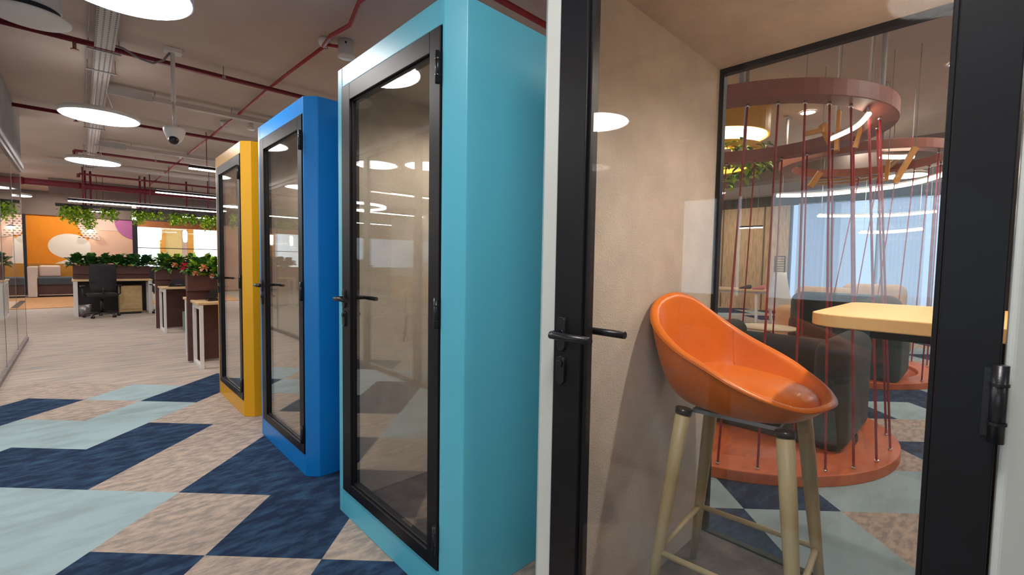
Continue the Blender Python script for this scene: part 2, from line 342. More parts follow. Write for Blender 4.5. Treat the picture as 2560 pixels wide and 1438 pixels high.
# ---------------------------------------------------------------- phone booths
L = .957; W = .909; CH_ = .061; XB = 2.205
def booth(y0, colname, col, label, lining=felt_m, gl=None, rough=.33):
    gl = gl or pglass
    cm_ = mat(colname, col, rough, noise=1.2, col2=tuple(c*.96 for c in col), bump=(400, .03))
    t = thing('phone_booth', label, 'phone booth', (1.55, y0+.45, 0), 'phone booths in a row along the aisle')
    d0, d1 = y0+.008, y0+.860
    yl, yr = y0+W, y0
    bm = bmnew()
    prism(bm, [(L, d1), (L, yl), (L+CH_, yl+CH_), (XB, yl+CH_), (XB, yl+.040), (L+.05, yl+.040), (L+.05, d1)], 0, 2.25)
    prism(bm, [(L, d0), (L, yr), (L+CH_, yr-CH_), (XB, yr-CH_), (XB, yr-.040), (L+.05, yr-.040), (L+.05, d0)], 0, 2.25)
    box(bm, L+.0002, L+.05, d0+.0002, d1-.0002, 2.154, 2.2498); box(bm, L+.0002, L+.05, d0+.0002, d1-.0002, 0, .128)
    prism(bm, [(L+.05, yr-.0395), (L+.05, yl+.0395), (XB, yl+.0395), (XB, yr-.0395)], 2.232, 2.2495)
    obj('shell', bm, cm_, t, bevel=.0035)
    bm = bmnew()
    box(bm, L+.052, 2.166, yl+.025, yl+.0395, .022, 2.214); box(bm, L+.052, 2.166, yr-.0395, yr-.025, .022, 2.214)
    box(bm, L+.052, 2.166, yr-.0395, yl+.0395, 2.2145, 2.231)
    obj('lining', bm, lining, t)
    bm = bmnew(); box(bm, L+.052, 2.166, yr-.0395, yl+.0395, 0.001, .021); obj('booth_floor', bm, mat('booth_carpet', (.20, .16, .14), .95, noise=9, col2=(.13, .105, .095), bump=(260, .8)), t)
    bm = bmnew(); ya, yb = yr-.0265, yl+.0265
    box(bm, 2.168, 2.203, ya, yb, 2.19, 2.231); box(bm, 2.168, 2.203, ya, yb, .001, .028); box(bm, 2.168, 2.203, ya, ya+.022, .028, 2.19); box(bm, 2.168, 2.203, yb-.022, yb, .028, 2.19)
    rw = obj('rear_window_frame', bm, black_m, t)
    bm = bmnew(); box(bm, 2.182, 2.19, ya+.02, yb-.02, .026, 2.192); obj('rear_glass_pane', bm, gl, rw)
    # door
    bm = bmnew(); xa, xb = L-.006, L+.044
    g0, g1, gz0, gz1 = y0+.08, y0+.765, .187, 2.073
    box(bm, xa, xb, d0+.004, g0, .134, 2.15); box(bm, xa, xb, g1, d1-.004, .134, 2.15)
    box(bm, xa, xb, g0, g1, .134, gz0); box(bm, xa, xb, g0, g1, gz1, 2.15)
    for (a, b2, c, d) in ((g0, g0+.008, gz0, gz1), (g1-.008, g1, gz0, gz1), (g0, g1, gz0, gz0+.008), (g0, g1, gz1-.008, gz1)): box(bm, xa+.012, xb-.006, a, b2, c, d)
    dr = obj('door', bm, black_m, t, bevel=.002)
    bm = bmnew(); box(bm, xa+.018, xa+.026, g0+.004, g1-.004, gz0+.004, gz1-.004); obj('glass_pane', bm, gl, dr)
    for z in (.26, 1.12, 2.0):
        bm = bmnew(); tube(bm, [(xa-.010, d0+.004, z-.056), (xa-.010, d0+.004, z+.056)], .009, 12); box(bm, xa-.003, xa+.0, d0-.004, d0+.020, z-.05, z+.05)
        for zz in (z-.028, z+.028): ringband(bm, (xa-.010, d0+.004), .0105, .0085, zz-.002, zz+.002, 16)
        for zz in (z-.03, z+.03): tube(bm, [(xa-.003, d0+.014, zz), (xa-.005, d0+.014, zz)], .003, 8)
        obj('hinge', bm, blackp_m, dr)
    hy = y0+.826
    for side, s_, xs in (('outer', -1, xa), ('inner', 1, xb)):
        for zc, hh, nm in ((1.118, .048, 'handle_plate'), (1.018, .04, 'lock_plate')):
            bm = bmnew(); n = 10; P = []
            for k in range(n+1): a = PI*k/n; P.append((.0155*math.cos(a), hh-.0155+.0155*math.sin(a)))
            for k in range(n+1): a = PI+PI*k/n; P.append((.0155*math.cos(a), -hh+.0155+.0155*math.sin(a)))
            lo = [bm.verts.new((xs, hy+y, zc+z)) for y, z in P]; hi = [bm.verts.new((xs+s_*.008, hy+y*.9, zc+z*.97)) for y, z in P]
            bm.faces.new(hi); bm.faces.new(lo)
            for k in range(len(P)): bm.faces.new((lo[k], lo[(k+1) % len(P)], hi[(k+1) % len(P)], hi[k]))
            if nm == 'lock_plate':
                tube(bm, [(xs+s_*.008, hy, zc+.018), (xs+s_*.013, hy, zc+.018)], .010, 16)
                if s_ > 0: tube(bm, [(xs+s_*.008, hy-.0, zc+.018), (xs+s_*.03, hy, zc+.018)], .008, 12)
            obj(nm, bm, blackp_m, dr, bevel=.001)
        bm = bmnew()
        zl = 1.12; e = xs+s_*.052
        tube(bm, [(xs+s_*.006, hy, zl), (xs+s_*.012, hy, zl)], .012, 16)
        tube(bm, [(xs+s_*.01, hy, zl), (e-s_*.008, hy, zl), (e, hy-.006, zl), (e, hy-.02, zl), (e, hy-.132, zl)], .0102, 16)
        obj('lever_handle', bm, blackp_m, dr)
    return t
booth(4.189, 'yellow_paint', (.80, .39, .004), 'tall yellow phone booth with black framed glass door, furthest of the row')
booth(2.777, 'blue_paint', (.003, .23, .68), 'tall blue phone booth with black framed glass door between yellow and teal booths')
booth(1.376, 'teal_paint', (.13, .58, .76), 'tall teal phone booth with black framed glass door between blue and white booths')
booth(-.031, 'white_paint', (.70, .72, .68), 'white phone booth in the foreground with an orange bar stool behind its glass door', gl=wglass)
# lamps inside the booths (small recessed downlights)
def booth_lamp(y0, x, y, p):
    t = thing('booth_downlight', 'small round downlight in the ceiling inside the %s booth' % {4.189:'yellow', 2.777:'blue', 1.376:'teal', -.031:'white'}[y0], 'light', (x, y, 2.214))
    b = bmnew(); ringband(b, (x, y), .045, .034, 2.206, 2.2145, 24); obj('rim', b, white_m, t)
    b = bmnew(); lathe(b, [(0, -.003), (.034, -.003)], (x, y, 2.2135), 24); obj('diffuser', b, emis('booth_diffuser', (1, .9, .76), 20), t)
    ld = bpy.data.lights.new('booth_light', 'SPOT'); ld.energy = p; ld.color = (1, .88, .72); ld.shadow_soft_size = .03; ld.spot_size = 2.75; ld.spot_blend = .6
    lo = bpy.data.objects.new('booth_light', ld); COL.objects.link(lo); lo.location = (0, 0, -.012); lo.parent = t
booth_lamp(-.031, 1.75, .02, 26)
for y0 in (1.376, 2.777, 4.189): booth_lamp(y0, 1.55, y0+.45, 16)

# ---------------------------------------------------------------- desk in the white booth
bm = bmnew(); prism(bm, rounded_rect(1.50, 2.16, -.0555, .356, (.0, 0, .06, .09)), 1.145, 1.18)
t = thing('wall_desk', 'small oak laptop desk with rounded corner fixed inside the white booth', 'desk', (1.8, -.054, 1.145))
obj('desk_top', bm, [mat('booth_desk_oak', (.88, .52, .20), .4, noise=3, col2=(.80, .46, .17), scale=(1, 14, 14), ramp=(.3, .7))], t, bevel=.003)
for x in (1.6, 2.02): bm = bmnew(); box(bm, x, x+.03, -.054, .22, 1.115, 1.145); obj('bracket', bm, black_m, t)

# ---------------------------------------------------------------- bar stool
SC = Vector((1.713, .579, 0)); th = math.radians(-85.1); FW = Vector((math.cos(th), math.sin(th), 0)); LF = Vector((-FW.y, FW.x, 0))
stool = thing('bar_stool', 'orange leather bucket bar stool on four pale oak legs inside the white booth', 'stool', (SC.x, SC.y, 0.021))
HT = [(0, .876), (15, .872), (30, .872), (60, .9126), (90, .9706), (115, 1.010), (135, 1.072), (155, 1.168), (180, 1.196)]
SS = Vector((1.704, .570, 0)); ts = math.radians(-97.5); FS = Vector((math.cos(ts), math.sin(ts), 0)); LS = Vector((-FS.y, FS.x, 0))
def hgt(phi):
    d = abs((math.degrees(phi)+180) % 360-180)
    tot = wsum = 0.0                      # gaussian smoothed interpolation of the rim heights
    for o in range(-24, 25, 3):
        e = abs((d+o+180) % 360-180); w_ = math.exp(-(o/11.0)**2)
        for (a, ha), (b, hb) in zip(HT, HT[1:]):
            if a <= e <= b: tot += w_*(ha+(hb-ha)*(e-a)/(b-a)); wsum += w_; break
    return tot/wsum
def rim(phi):
    cs, sn = math.cos(phi), math.sin(phi); n = 2.1+1.3*max(0, min(1, .5-1.4*cs))
    a = .262 if cs > 0 else .318; b = .2565
    r = (abs(cs/a)**n+abs(sn/b)**n)**(-1/n); return r*cs, r*sn
def shell_pt(phi, t, inset=0.0):
    # t=0 rim ... 1 bottom centre
    x, y = rim(phi); h = hgt(phi); zb = .803
    back = max(0, -math.cos(phi))
    al = t*PI/2; rf = math.cos(al)**.30 if t < 1 else 0; zf = 1-math.sin(al)**1.8
    k = 1-.05*t-.10*max(0, math.cos(phi))*t**.6
    ln = math.hypot(x, y); rr_ = max(0, (ln-inset)/ln)
    z = zb+inset*.9*(1-zf)+(h-zb-inset*.9*(1-zf))*zf
    return SS+FS*(x*rf*k*rr_)+LS*(y*rf*k*rr_)+Vector((0, 0, z))
bm = bmnew(); n = 64; mT = 14; th_ = .02
rings = []
for j in range(mT):        # outer from bottom to rim
    t_ = 1-.985*(j/(mT-1))-.015 if j else .985
    rings.append([bm.verts.new(shell_pt(2*PI*k/n, t_)) for k in range(n)])
rings.append([bm.verts.new(shell_pt(2*PI*k/n, 0)+Vector((0, 0, .004))) for k in range(n)])
rings.append([bm.verts.new(shell_pt(2*PI*k/n, 0, .014)+Vector((0, 0, .013))) for k in range(n)])
rings.append([bm.verts.new(shell_pt(2*PI*k/n, 0, .029)+Vector((0, 0, .003))) for k in range(n)])
for j in range(1, mT): rings.append([bm.verts.new(shell_pt(2*PI*k/n, .985*j/(mT-1), .031)) for k in range(n)])
for A, C_ in zip(rings, rings[1:]):
    for k in range(n): f = bm.faces.new((A[k], A[(k+1) % n], C_[(k+1) % n], C_[k])); f.smooth = True
bm.faces.new(rings[0][::-1]); bm.faces.new(rings[-1])
sh = obj('seat_shell', bm, leather_m, stool, smooth=True)
# piping seam round the rim outside and vertical stitched seams
bm = bmnew(); tube(bm, [shell_pt(2*PI*k/n, .05)+(shell_pt(2*PI*k/n, .05)-Vector((SS.x, SS.y, shell_pt(2*PI*k/n, .05).z))).normalized()*.001 for k in range(n)], .0022, 6, closed=True); obj('rim_piping', bm, leather_m, sh)
for s_ in (1, -1):
    bm = bmnew(); tube(bm, [shell_pt(s_*math.radians(128), .06+.5*k/8, .0312) for k in range(9)], .0016, 6); obj('stitched_seam', bm, leather_m, sh)
# seat cushion
bm = bmnew(); nC = 48; rg = []
def cush(phi, q, z):
    x, y = rim(phi); pu = 0.0
    x = x*.80+(.010 if x > 0 else .0); y = y*.77
    return SS+FS*(x*q)+LS*(y*q)+Vector((0, 0, z))
prof = [(.2, .80), (.85, .806), (.96, .818), (1.0, .836), (.985, .852), (.93, .866), (.84, .876), (.7, .884), (.5, .889), (.25, .891)]
for q, z in prof:
    rg.append([])
    for k in range(nC):
        ph = 2*PI*k/nC; wr = .0026*math.sin(ph*22)*(1 if .8 < q < .97 and z > .85 and abs((math.degrees(ph)+180) % 360-180) < 75 else 0)
        pt = cush(ph, q, z+wr+.034); pt.z += -.012*max(0, math.cos(ph))*q+.016*max(0, -math.cos(ph))*q
        rg[-1].append(bm.verts.new(pt))
for A, C_ in zip(rg, rg[1:]):
    for k in range(nC): bm.faces.new((A[k], A[(k+1) % nC], C_[(k+1) % nC], C_[k]))
bm.faces.new(rg[0][::-1]); bm.faces.new(rg[-1])
cu = obj('seat_cushion', bm, leather_m, stool, smooth=True, subsurf=1)
bm = bmnew(); tube(bm, [(lambda p_, ph_: p_+Vector((0, 0, -.012*max(0, math.cos(ph_))+.016*max(0, -math.cos(ph_)))))(cush(2*PI*k/nC, 1.005, .872), 2*PI*k/nC) for k in range(nC)], .003, 6, closed=True); obj('cushion_piping', bm, leather_m, cu)
legm = mat('stool_oak', (.55, .45, .25), .45, noise=3, col2=(.47, .38, .205), scale=(14, 14, 1.2), ramp=(.3, .7))
tops = {}
for nm, i, j in (('A', -1, -1), ('B', -1, 1), ('C', 1, -1), ('D', 1, 1)):
    d = FW*i+LF*j
    topp = SC+d*.158+Vector((0, 0, .788)); bot = SC+d*.238+Vector((0, 0, .0215)); tops[nm] = (topp, bot)
    bm = bmnew(); tube(bm, [bot, bot.lerp(topp, .3), bot.lerp(topp, .7), topp], [.0145, .019, .0245, .026], 20); lg = obj('leg', bm, legm, stool)
    bm = bmnew(); ax = (topp-bot).normalized(); tube(bm, [topp-ax*.004, topp+ax*.016], [.0285, .0285], 20); obj('collar', bm, blackp_m, lg)
bm = bmnew(); prism(bm, [tuple((SC+FW*a+LF*b)[:2]) for a, b in ((-.135, -.135), (.135, -.135), (.135, .135), (-.135, .135))], .789, .8025); obj('under_plate', bm, mat('stool_plate_metal', (.3, .3, .32), .4, metal=.6, bump=(30, .02)), stool)
zs = .278
def onleg(n_): 
    a, b = tops[n_][1], tops[n_][0]; return a.lerp(b, (zs-a.z)/(b.z-a.z))
for a, b in (('A', 'B'), ('B', 'D'), ('D', 'C'), ('C', 'A')):
    bm = bmnew(); tube(bm, [onleg(a), onleg(b)], .0105, 14); obj('footrest_bar', bm, legm, stool)

# ---------------------------------------------------------------- round pendant discs
def disc_light(x, y, z, r, label, group):
    t = thing('disc_pendant', label, 'ceiling light', (x, y, z), group)
    b = bmnew(); lathe(b, [(0, .05), (r-.01, .05), (r, .04), (r, .004), (r-.012, .0), (r-.012, .004), (0, .004)], (x, y, z), 64); obj('housing', b, white_m, t)
    b = bmnew(); lathe(b, [(0, -.001), (r-.012, -.001)], (x, y, z), 64); obj('diffuser', b, disc_e, t)
    b = bmnew(); lathe(b, [(r-.04, .0515), (0, .0515)], (x, y, z), 48); obj('added_uplight', b, up_l if group == 'disc pendants over the lounge' else up_e, t)  # added glowing top plate, throws fill light onto the ceiling
    for k in range(3):
        a = k*2*PI/3; b = bmnew(); tube(b, [(x+.12*math.cos(a), y+.12*math.sin(a), z+.05), (x, y, z+.5), (x, y, CH)], .0015, 5); obj('suspension_wire', b, grey_m, t)
    return t
GA = 'disc pendants over the aisle'
for y, lb in ((-3.05, 'white disc pendant lamp over the aisle behind the viewpoint'), (.15, 'white disc pendant lamp over the aisle beside the white booth'), (3.40, 'white disc pendant lamp over the aisle cut by the top edge of the photo'), (6.66, 'large glowing disc pendant lamp over the aisle with cable tray above'), (9.87, 'smaller looking disc pendant lamp over the aisle, next after the large one'), (13.4, 'disc pendant lamp over the aisle near the hanging plants')):
    if y == 13.4: continue
    disc_light(.205, y, 2.79, .335, lb, GA)
GB = 'disc pendants over the glazed room on the left'
for x, y, lb in ((-2.0, 2.9, 'disc pendant lamp behind the glass partition, nearest'), (-2.0, 6.1, 'disc pendant lamp behind the glass partition, second'), (-1.3, 15.1, 'distant disc pendant lamp, upper of the two at the left edge'), (-1.15, 16.8, 'distant disc pendant lamp, lower of the two at the left edge')):
    disc_light(x, y, 2.78, .335, lb, GB)

# ---------------------------------------------------------------- linear pendants
def linear(x0, x1, y, z, label, group='linear pendant lights', wd=.05, h=.07, rods=True, along='x'):
    t = thing('linear_pendant', label, 'ceiling light', (x0, y, z), group)
    b = bmnew(); box(b, x0, x1, y-wd/2, y+wd/2, z+.02, z+h); obj('housing', b, dark_m, t)
    b = bmnew(); box(b, x0+.01, x1-.01, y-wd/2+.006, y+wd/2-.006, z+h, z+h+.003); obj('added_uplight', b, up_e, t)  # added glowing strip on top, fill light for the ceiling
    b = bmnew(); box(b, x0+.004, x1-.004, y-wd/2+.002, y+wd/2-.002, z, z+.022); obj('diffuser', b, line_e, t)
    if rods:
        for x in (x0+.25, x1-.25): b = bmnew(); tube(b, [(x, y, z+h), (x, y, CH)], .006, 6); obj('hanger', b, dred_m, t)
linear(-.139, 2.55, 13.0, 2.41, 'long linear light above the hanging plants', wd=.06)
linear(1.3, 4.2, 13.2, 2.77, 'linear light in line with the dark red pipe end')
linear(1.34, 3.0, 9.13, 2.76, 'short dark linear light beside the yellow booth')
linear(.13, .75, 16.4, 2.47, 'short linear light seen beneath the longest one')
linear(2.2, 3.4, 16.2, 2.47, 'short linear light behind the hanging plants at right')
for a, b_, y, lb in ((-2.83, -6.5, 8.7, 'linear light beyond the glass partition, nearest'), (-3.4, -7.6, 12.5, 'long linear light beyond the glass partition, middle'), (-4.6, -7.3, 16.5, 'linear light beyond the glass partition, furthest')):
    linear(b_, a, y, 2.7, lb, 'linear lights beyond the glass partition')
# ring light beyond the partition
t = thing('ring_pendant', 'glowing ring pendant light beyond the glass partition', 'ceiling light', (-2.9, 10.9, 2.6))
b = bmnew(); ringband(b, (-2.9, 10.9), .86, .80, 2.6, 2.65, 64); obj('diffuser', b, line_e, t)
b = bmnew(); ringband(b, (-2.9, 10.9), .865, .795, 2.651, 2.70, 64)
for k in range(3): tube(b, [(-2.9+.83*math.cos(k*2.1), 10.9+.83*math.sin(k*2.1), 2.69), (-2.9, 10.9, CH)], .003, 5)
obj('housing', b, white_m, t)

# ---------------------------------------------------------------- ceiling services
def pipe(name, pts, r, mt, label, cat='pipe', group='red sprinkler pipes across the ceiling'):
    b = bmnew(); tube(b, pts, r, 10); o = obj(name, b, mt, loc=pts[0]); return tag(o, label, cat, group)
def sprinkler(x, y, z): pass
for y, x0, lb in ((2.65, -.59, 'red pipe crossing the ceiling above the white booth'), (5.9, -.59, 'long dark red pipe crossing the ceiling behind the round diffuser'), (9.0, -.59, 'dark red pipe crossing the ceiling behind the large disc lamp'), (12.0, -.02, 'dark red pipe starting above the smaller disc lamp'), (15.3, .05, 'thin dark red pipe just before the thick one')):
    t = thing('sprinkler_pipe', lb, 'pipe', (x0, y, 3.29), 'red sprinkler pipes across the ceiling')
    b = bmnew(); tube(b, [(x0, y, 3.29), (9.5, y, 3.29)], .025, 10)
    if x0 > -.5: tube(b, [(x0, y, 3.29), (x0, y, 3.2)], .02, 8)
    obj('pipe', b, dred_m if y > 3 else red_m, t)
    for x in (.02, 2.9, 5.6):
        b = bmnew(); tube(b, [(x, y, 3.29), (x, y, 3.20)], .014, 8); tube(b, [(x, y, 3.205), (x, y, 3.195)], .03, 8); obj('sprinkler_head', b, mat('sprinkler_brass', (.35, .2, .15), .4, metal=.7, bump=(30, .02)), t)
    for x in (1.2, 3.8): 
        b = bmnew(); tube(b, [(x, y, 3.30), (x, y, CH)], .005, 6); ringband(b, (x, y), .03, .024, 3.275, 3.30, 12); obj('pipe_hanger', b, grey_m, t)
t = thing('main_water_pipe', 'thick dark red pipe across the ceiling before the hanging plants', 'pipe', (-1.0, 15.5, 3.02))
b = bmnew(); tube(b, [(-1.05, 15.5, 3.02), (4.5, 15.5, 3.02)], .075, 16)
for x in (-.95, .0, 1.6): tube(b, [(x, 15.5, 3.02), (x+.06, 15.5, 3.02)], .088, 16)
obj('pipe', b, dred_m, t)
for x in (.15, .25, 1.2, 1.3, 2.2): b = bmnew(); tube(b, [(x, 15.45, CH), (x, 15.45, 2.55)], .022, 8); obj('drop_pipe', b, dred_m, t)
pts = [(1.66, 2.0, 3.36), (1.68, 3.0, 3.34), (1.64, 3.5, 3.33), (1.74, 3.9, 3.33), (1.70, 4.2, 3.33), (1.73, 4.46, 3.33)]
pipe('red_conduit', pts, .018, red_m, 'curving red conduit on the ceiling above the teal booth', 'conduit', None)
pipe('red_conduit', [(1.735, 4.48, 3.33), (1.70, 5.4, 3.33), (1.69, 6.2, 3.34), (1.68, 7.2, 3.33), (1.62, 10, 3.33), (1.5, 16.5, 3.33)], .016, red_m, 'long straight red conduit running down the ceiling from the smoke detector', 'conduit', None)
pipe('red_conduit', [(1.75, 4.43, 3.34), (1.89, 4.36, 3.34)], .015, red_m, 'short red conduit between the smoke detector and the white cylinder', 'conduit', None)
def detector(x, y, lb):
    t = thing('smoke_detector', lb, 'smoke detector', (x, y, 3.29), 'smoke detectors on the ceiling')
    b = bmnew(); lathe(b, [(0, .035), (.03, .035), (.042, .045), (.055, .065), (.058, .08), (.058, .11), (0, .11)], (x, y, 3.29), 24); obj('body', b, white_m, t)
    b = bmnew(); ringband(b, (x, y), .028, .022, 3.322, 3.326, 20); obj('sensor_ring', b, dark_m, t)
detector(1.745, 4.46, 'white smoke detector on the red conduit by the white cylinder'); detector(1.67, 8.2, 'white smoke detector on the red conduit behind the blue booth'); detector(1.60, 11.6, 'white smoke detector on the red conduit furthest away')
t = thing('ceiling_cylinder', 'white cylindrical sounder on the ceiling beside the smoke detector', 'sounder', (1.91, 4.36, 3.25))
b = bmnew(); lathe(b, [(0, 0), (.075, 0), (.082, .006), (.078, .02), (.075, .15), (0, .15)], (1.91, 4.36, 3.25), 32); obj('body', b, white_m, t)
b = bmnew(); tube(b, [(1.875, 4.292, 3.36), (1.870, 4.284, 3.36)], .009, 10); obj('button', b, dark_m, t)
b = bmnew(); lathe(b, [(0, .0), (.05, .0), (.055, .03), (.05, .04), (0, .04)], (1.98, 8.0, 3.30), 24); lathe(b, [(0, .04), (.03, .04), (.03, .1), (0, .1)], (1.98, 8.0, 3.30), 16)
tag(obj('ceiling_cylinder', b, white_m, loc=(1.98, 8.0, 3.30)), 'small white round sensor on the ceiling behind the blue booth', 'sensor')
# round air diffuser at the top left
t = thing('round_air_diffuser', 'white round air diffuser with a wide lip hanging at the top left', 'air diffuser', (-.215, 4.83, 3.0))
b = bmnew(); lathe(b, [(0, 0), (.19, 0), (.222, .008), (.225, .016), (.18, .022), (.0, .022)], (-.215, 4.83, 3.0), 48); obj('lip', b, white_m, t)
b = bmnew(); lathe(b, [(.165, .022), (.165, .075), (0, .075)], (-.215, 4.83, 3.0), 40); obj('gap_ring', b, mat('dark_blue_plastic', (.02, .03, .05), .4, bump=(50, .05)), t)
b = bmnew(); lathe(b, [(0, .07), (.17, .07), (.175, .09), (.17, .4), (0, .4)], (-.215, 4.83, 3.0), 40); obj('body', b, white_m, t)
# perforated cable tray
tm = bpy.data.materials.new('perforated_tray'); tm.use_nodes = True; nt = tm.node_tree; pb = nt.nodes['Principled BSDF']; pb.inputs['Roughness'].default_value = .5
tc = nt.nodes.new('ShaderNodeTexCoord'); sp = nt.nodes.new('ShaderNodeSeparateXYZ'); nt.links.new(tc.outputs['Object'], sp.inputs[0])
def mth(op, a, b=None):
    nd = nt.nodes.new('ShaderNodeMath'); nd.operation = op
    for i, v in enumerate((a, b)):
        if v is None: continue
        if isinstance(v, (int, float)): nd.inputs[i].default_value = v
        else: nt.links.new(v, nd.inputs[i])
    return nd.outputs[0]
fx = mth('ABSOLUTE', mth('SUBTRACT', mth('FRACT', mth('MULTIPLY', sp.outputs[0], 26.0)), .5)); fy = mth('ABSOLUTE', mth('SUBTRACT', mth('FRACT', mth('MULTIPLY', sp.outputs[1], 22.0)), .5))
hole = mth('MULTIPLY', mth('LESS_THAN', fx, .16), mth('LESS_THAN', fy, .30))
mxn = nt.nodes.new('ShaderNodeMixRGB'); mxn.inputs[1].default_value = (.50, .46, .45, 1); mxn.inputs[2].default_value = (.06, .05, .05, 1); nt.links.new(hole, mxn.inputs[0]); nt.links.new(mxn.outputs[0], pb.inputs['Base Color'])
t = thing('cable_tray', 'perforated white cable tray running along the ceiling of the aisle', 'cable tray', (.22, -2, 3.27))
b = bmnew(); box(b, .155, .295, -3.5, 14.5, 3.27, 3.274); box(b, .153, .156, -3.5, 14.5, 3.27, 3.31); box(b, .294, .297, -3.5, 14.5, 3.27, 3.31); obj('tray', b, tm, t)
for y in (2.4, 5.95, 6.6, 9.6, 11.9):
    b = bmnew(); box(b, .10, .35, y-.012, y+.012, 3.258, 3.270); tube(b, [(.115, y, 3.26), (.115, y, CH)], .004, 6); tube(b, [(.335, y, 3.26), (.335, y, CH)], .004, 6); obj('support_bar', b, grey_m, t)
b = bmnew(); tube(b, [(.115, 1.5, 3.36), (.115, 10, 3.36)], .005, 6); obj('side_cable', b, grey_m, t)
# trunking across the ceiling
for k, (x0, x1, y, lb) in enumerate(((.30, 6, 7.45, 'wide white trunking across the ceiling behind the large disc lamp'), (.25, 6, 11.05, 'wide white trunking across the ceiling behind the camera'), (-.5, 4.5, 13.9, 'distant white trunking across the ceiling above the thick red pipe'))):
    t = thing('ceiling_trunking', lb, 'trunking', (x0, y, 3.26), 'white trunking across the ceiling')
    b = bmnew(); box(b, x0, x1, y-.08, y+.02, 3.27, 3.33); obj('trunk', b, mat('trunk_paint', (.52, .48, .46), .55, noise=3, col2=(.48, .44, .42)), t)
    if k < 2:
        b = bmnew(); box(b, x0, x0+.42, y-.10, y-.085, 3.25, 3.345); obj('end_plate', b, grey_m, t)
    for x in (.75, 1.6): 
        b = bmnew(); tube(b, [(x, y-.02, 3.33), (x, y-.02, CH)], .005, 6); obj('hanger', b, grey_m, t)
# security camera
t = thing('security_camera', 'white dome security camera hanging on a pole from the ceiling', 'security camera', (.735, 5.78, 2.47))
b = bmnew(); tube(b, [(.735, 5.78, 2.62), (.735, 5.78, 2.9)], .014, 12); tube(b, [(.735, 5.78, 2.88), (.735, 5.78, 3.38)], .020, 12); box(b, .66, .81, 5.73, 5.83, 3.36, 3.40); obj('pole', b, white_m, t)
b = bmnew(); lathe(b, [(0, .17), (.088, .17), (.094, .155), (.092, .13), (.07, .07), (.055, .04), (.03, .018), (0, .01)], (.735, 5.78, 2.45), 36); obj('housing', b, white_m, t)
b = bmnew()
lc = Vector((.722, 5.742, 2.49)); bmesh.ops.create_uvsphere(b, u_segments=20, v_segments=12, radius=.045, matrix=Matrix.Translation(lc)); obj('lens_ball', b, blackp_m, t, smooth=True)
b = bmnew(); tube(b, [(.26, 5.85, 3.32), (.36, 5.83, 3.30), (.48, 5.82, 3.24), (.58, 5.80, 3.22), (.66, 5.79, 3.27), (.72, 5.78, 3.37)], .010, 8); tag(obj('sagging_cable', b, mat('grey_cable', (.25, .23, .25), .6, bump=(30, .05)), loc=(.26, 5.85, 3.22)), 'grey cable sagging from the cable tray to the camera pole', 'cable')

# ---------------------------------------------------------------- desks
def bench(x0, x1, yp, label, group, near=.52, far=.5, legs_at=None, ft=.05):
    """double desk running along x with a brown screen at yp"""
    t = thing('bench_desk', label, 'desk', (x0, yp, 0), group)
    for nm, ya, yb in (('desktop', yp-.03-near, yp-.03), ('desktop', yp+.03, yp+.03+far)):
        b = bmnew(); box(b, x0-.02, x1, ya, yb, .755, .785); obj(nm, b, oak_m, t, bevel=.004)
        for x in ([x0, x1-.08] if legs_at is None else legs_at):
            b = bmnew(); wl = .07 if yp > 13 else .035; box(b, x, x+wl, ya+.01, ya+.065, 0.0, .755); box(b, x, x+wl, yb-.055, yb-.0, 0, .755); box(b, x, x+wl, ya+.065, yb-.055, .70, .755); box(b, x, x+wl, ya+.065, yb-.055, 0, .045); obj('leg_frame', b, white_m, t, bevel=.003)
    b = bmnew(); xp = x0-.05 if yp < 13 else x0; box(b, xp, x1, yp-.028, yp+.028, .02, 1.09); obj('screen_panel', b, brown_m, t)
    b = bmnew(); box(b, xp, x1, yp-.09, yp-.029, .90, 1.09); box(b, xp, x1, yp+.029, yp+.09, .90, 1.09); obj('planter_trough', b, brown_m, t)
    return t
bench(1.0, 2.9, 6.82, 'bench desk with white loop legs, nearest behind the yellow booth', 'bench desks with planters', near=.5, far=.5)
bench(1.03, 2.9, 10.35, 'bench desk with white loop legs and black phone, middle of three', 'bench desks with planters', near=.62, far=.6)
bench(-.11, 1.22, 13.95, 'bench desk facing the aisle with wooden pedestal below, furthest of three', 'bench desks with planters', near=.55, far=.55)
# modesty panels, pedestal, bin
t = thing('pedestal_cabinet', 'light wood pedestal cabinet under the furthest bench desk', 'cabinet', (.63, 13.42, 0))
b = bmnew(); box(b, .63, 1.03, 13.45, 13.85, .05, .64); obj('body', b, ply_m, t)
b = bmnew(); box(b, .635, 1.025, 13.43, 13.448, .115, .635); obj('door', b, ply_m, t, bevel=.002)
b = bmnew(); box(b, .65, 1.01, 13.46, 13.8, 0, .05); obj('plinth', b, dark_m, t)
b = bmnew(); box(b, -.02, 1.13, 13.9, 13.92, .03, .74); tag(obj('modesty_panel', b, dark_m, loc=(-.02, 13.9, .03)), 'dark panel under the furthest bench desk behind the office chair', 'panel')
t = thing('waste_bin', 'small metal waste bin under the furthest desk', 'bin', (.06, 13.45, 0))
b = bmnew(); lathe(b, [(0, 0), (.085, 0), (.11, .25), (.105, .25), (.082, .01), (0, .01)], (.06, 13.42, 0), 24); obj('bucket', b, mat('brushed_bin', (.35, .33, .34), .35, metal=.7, noise=20, col2=(.25, .23, .24)), t)
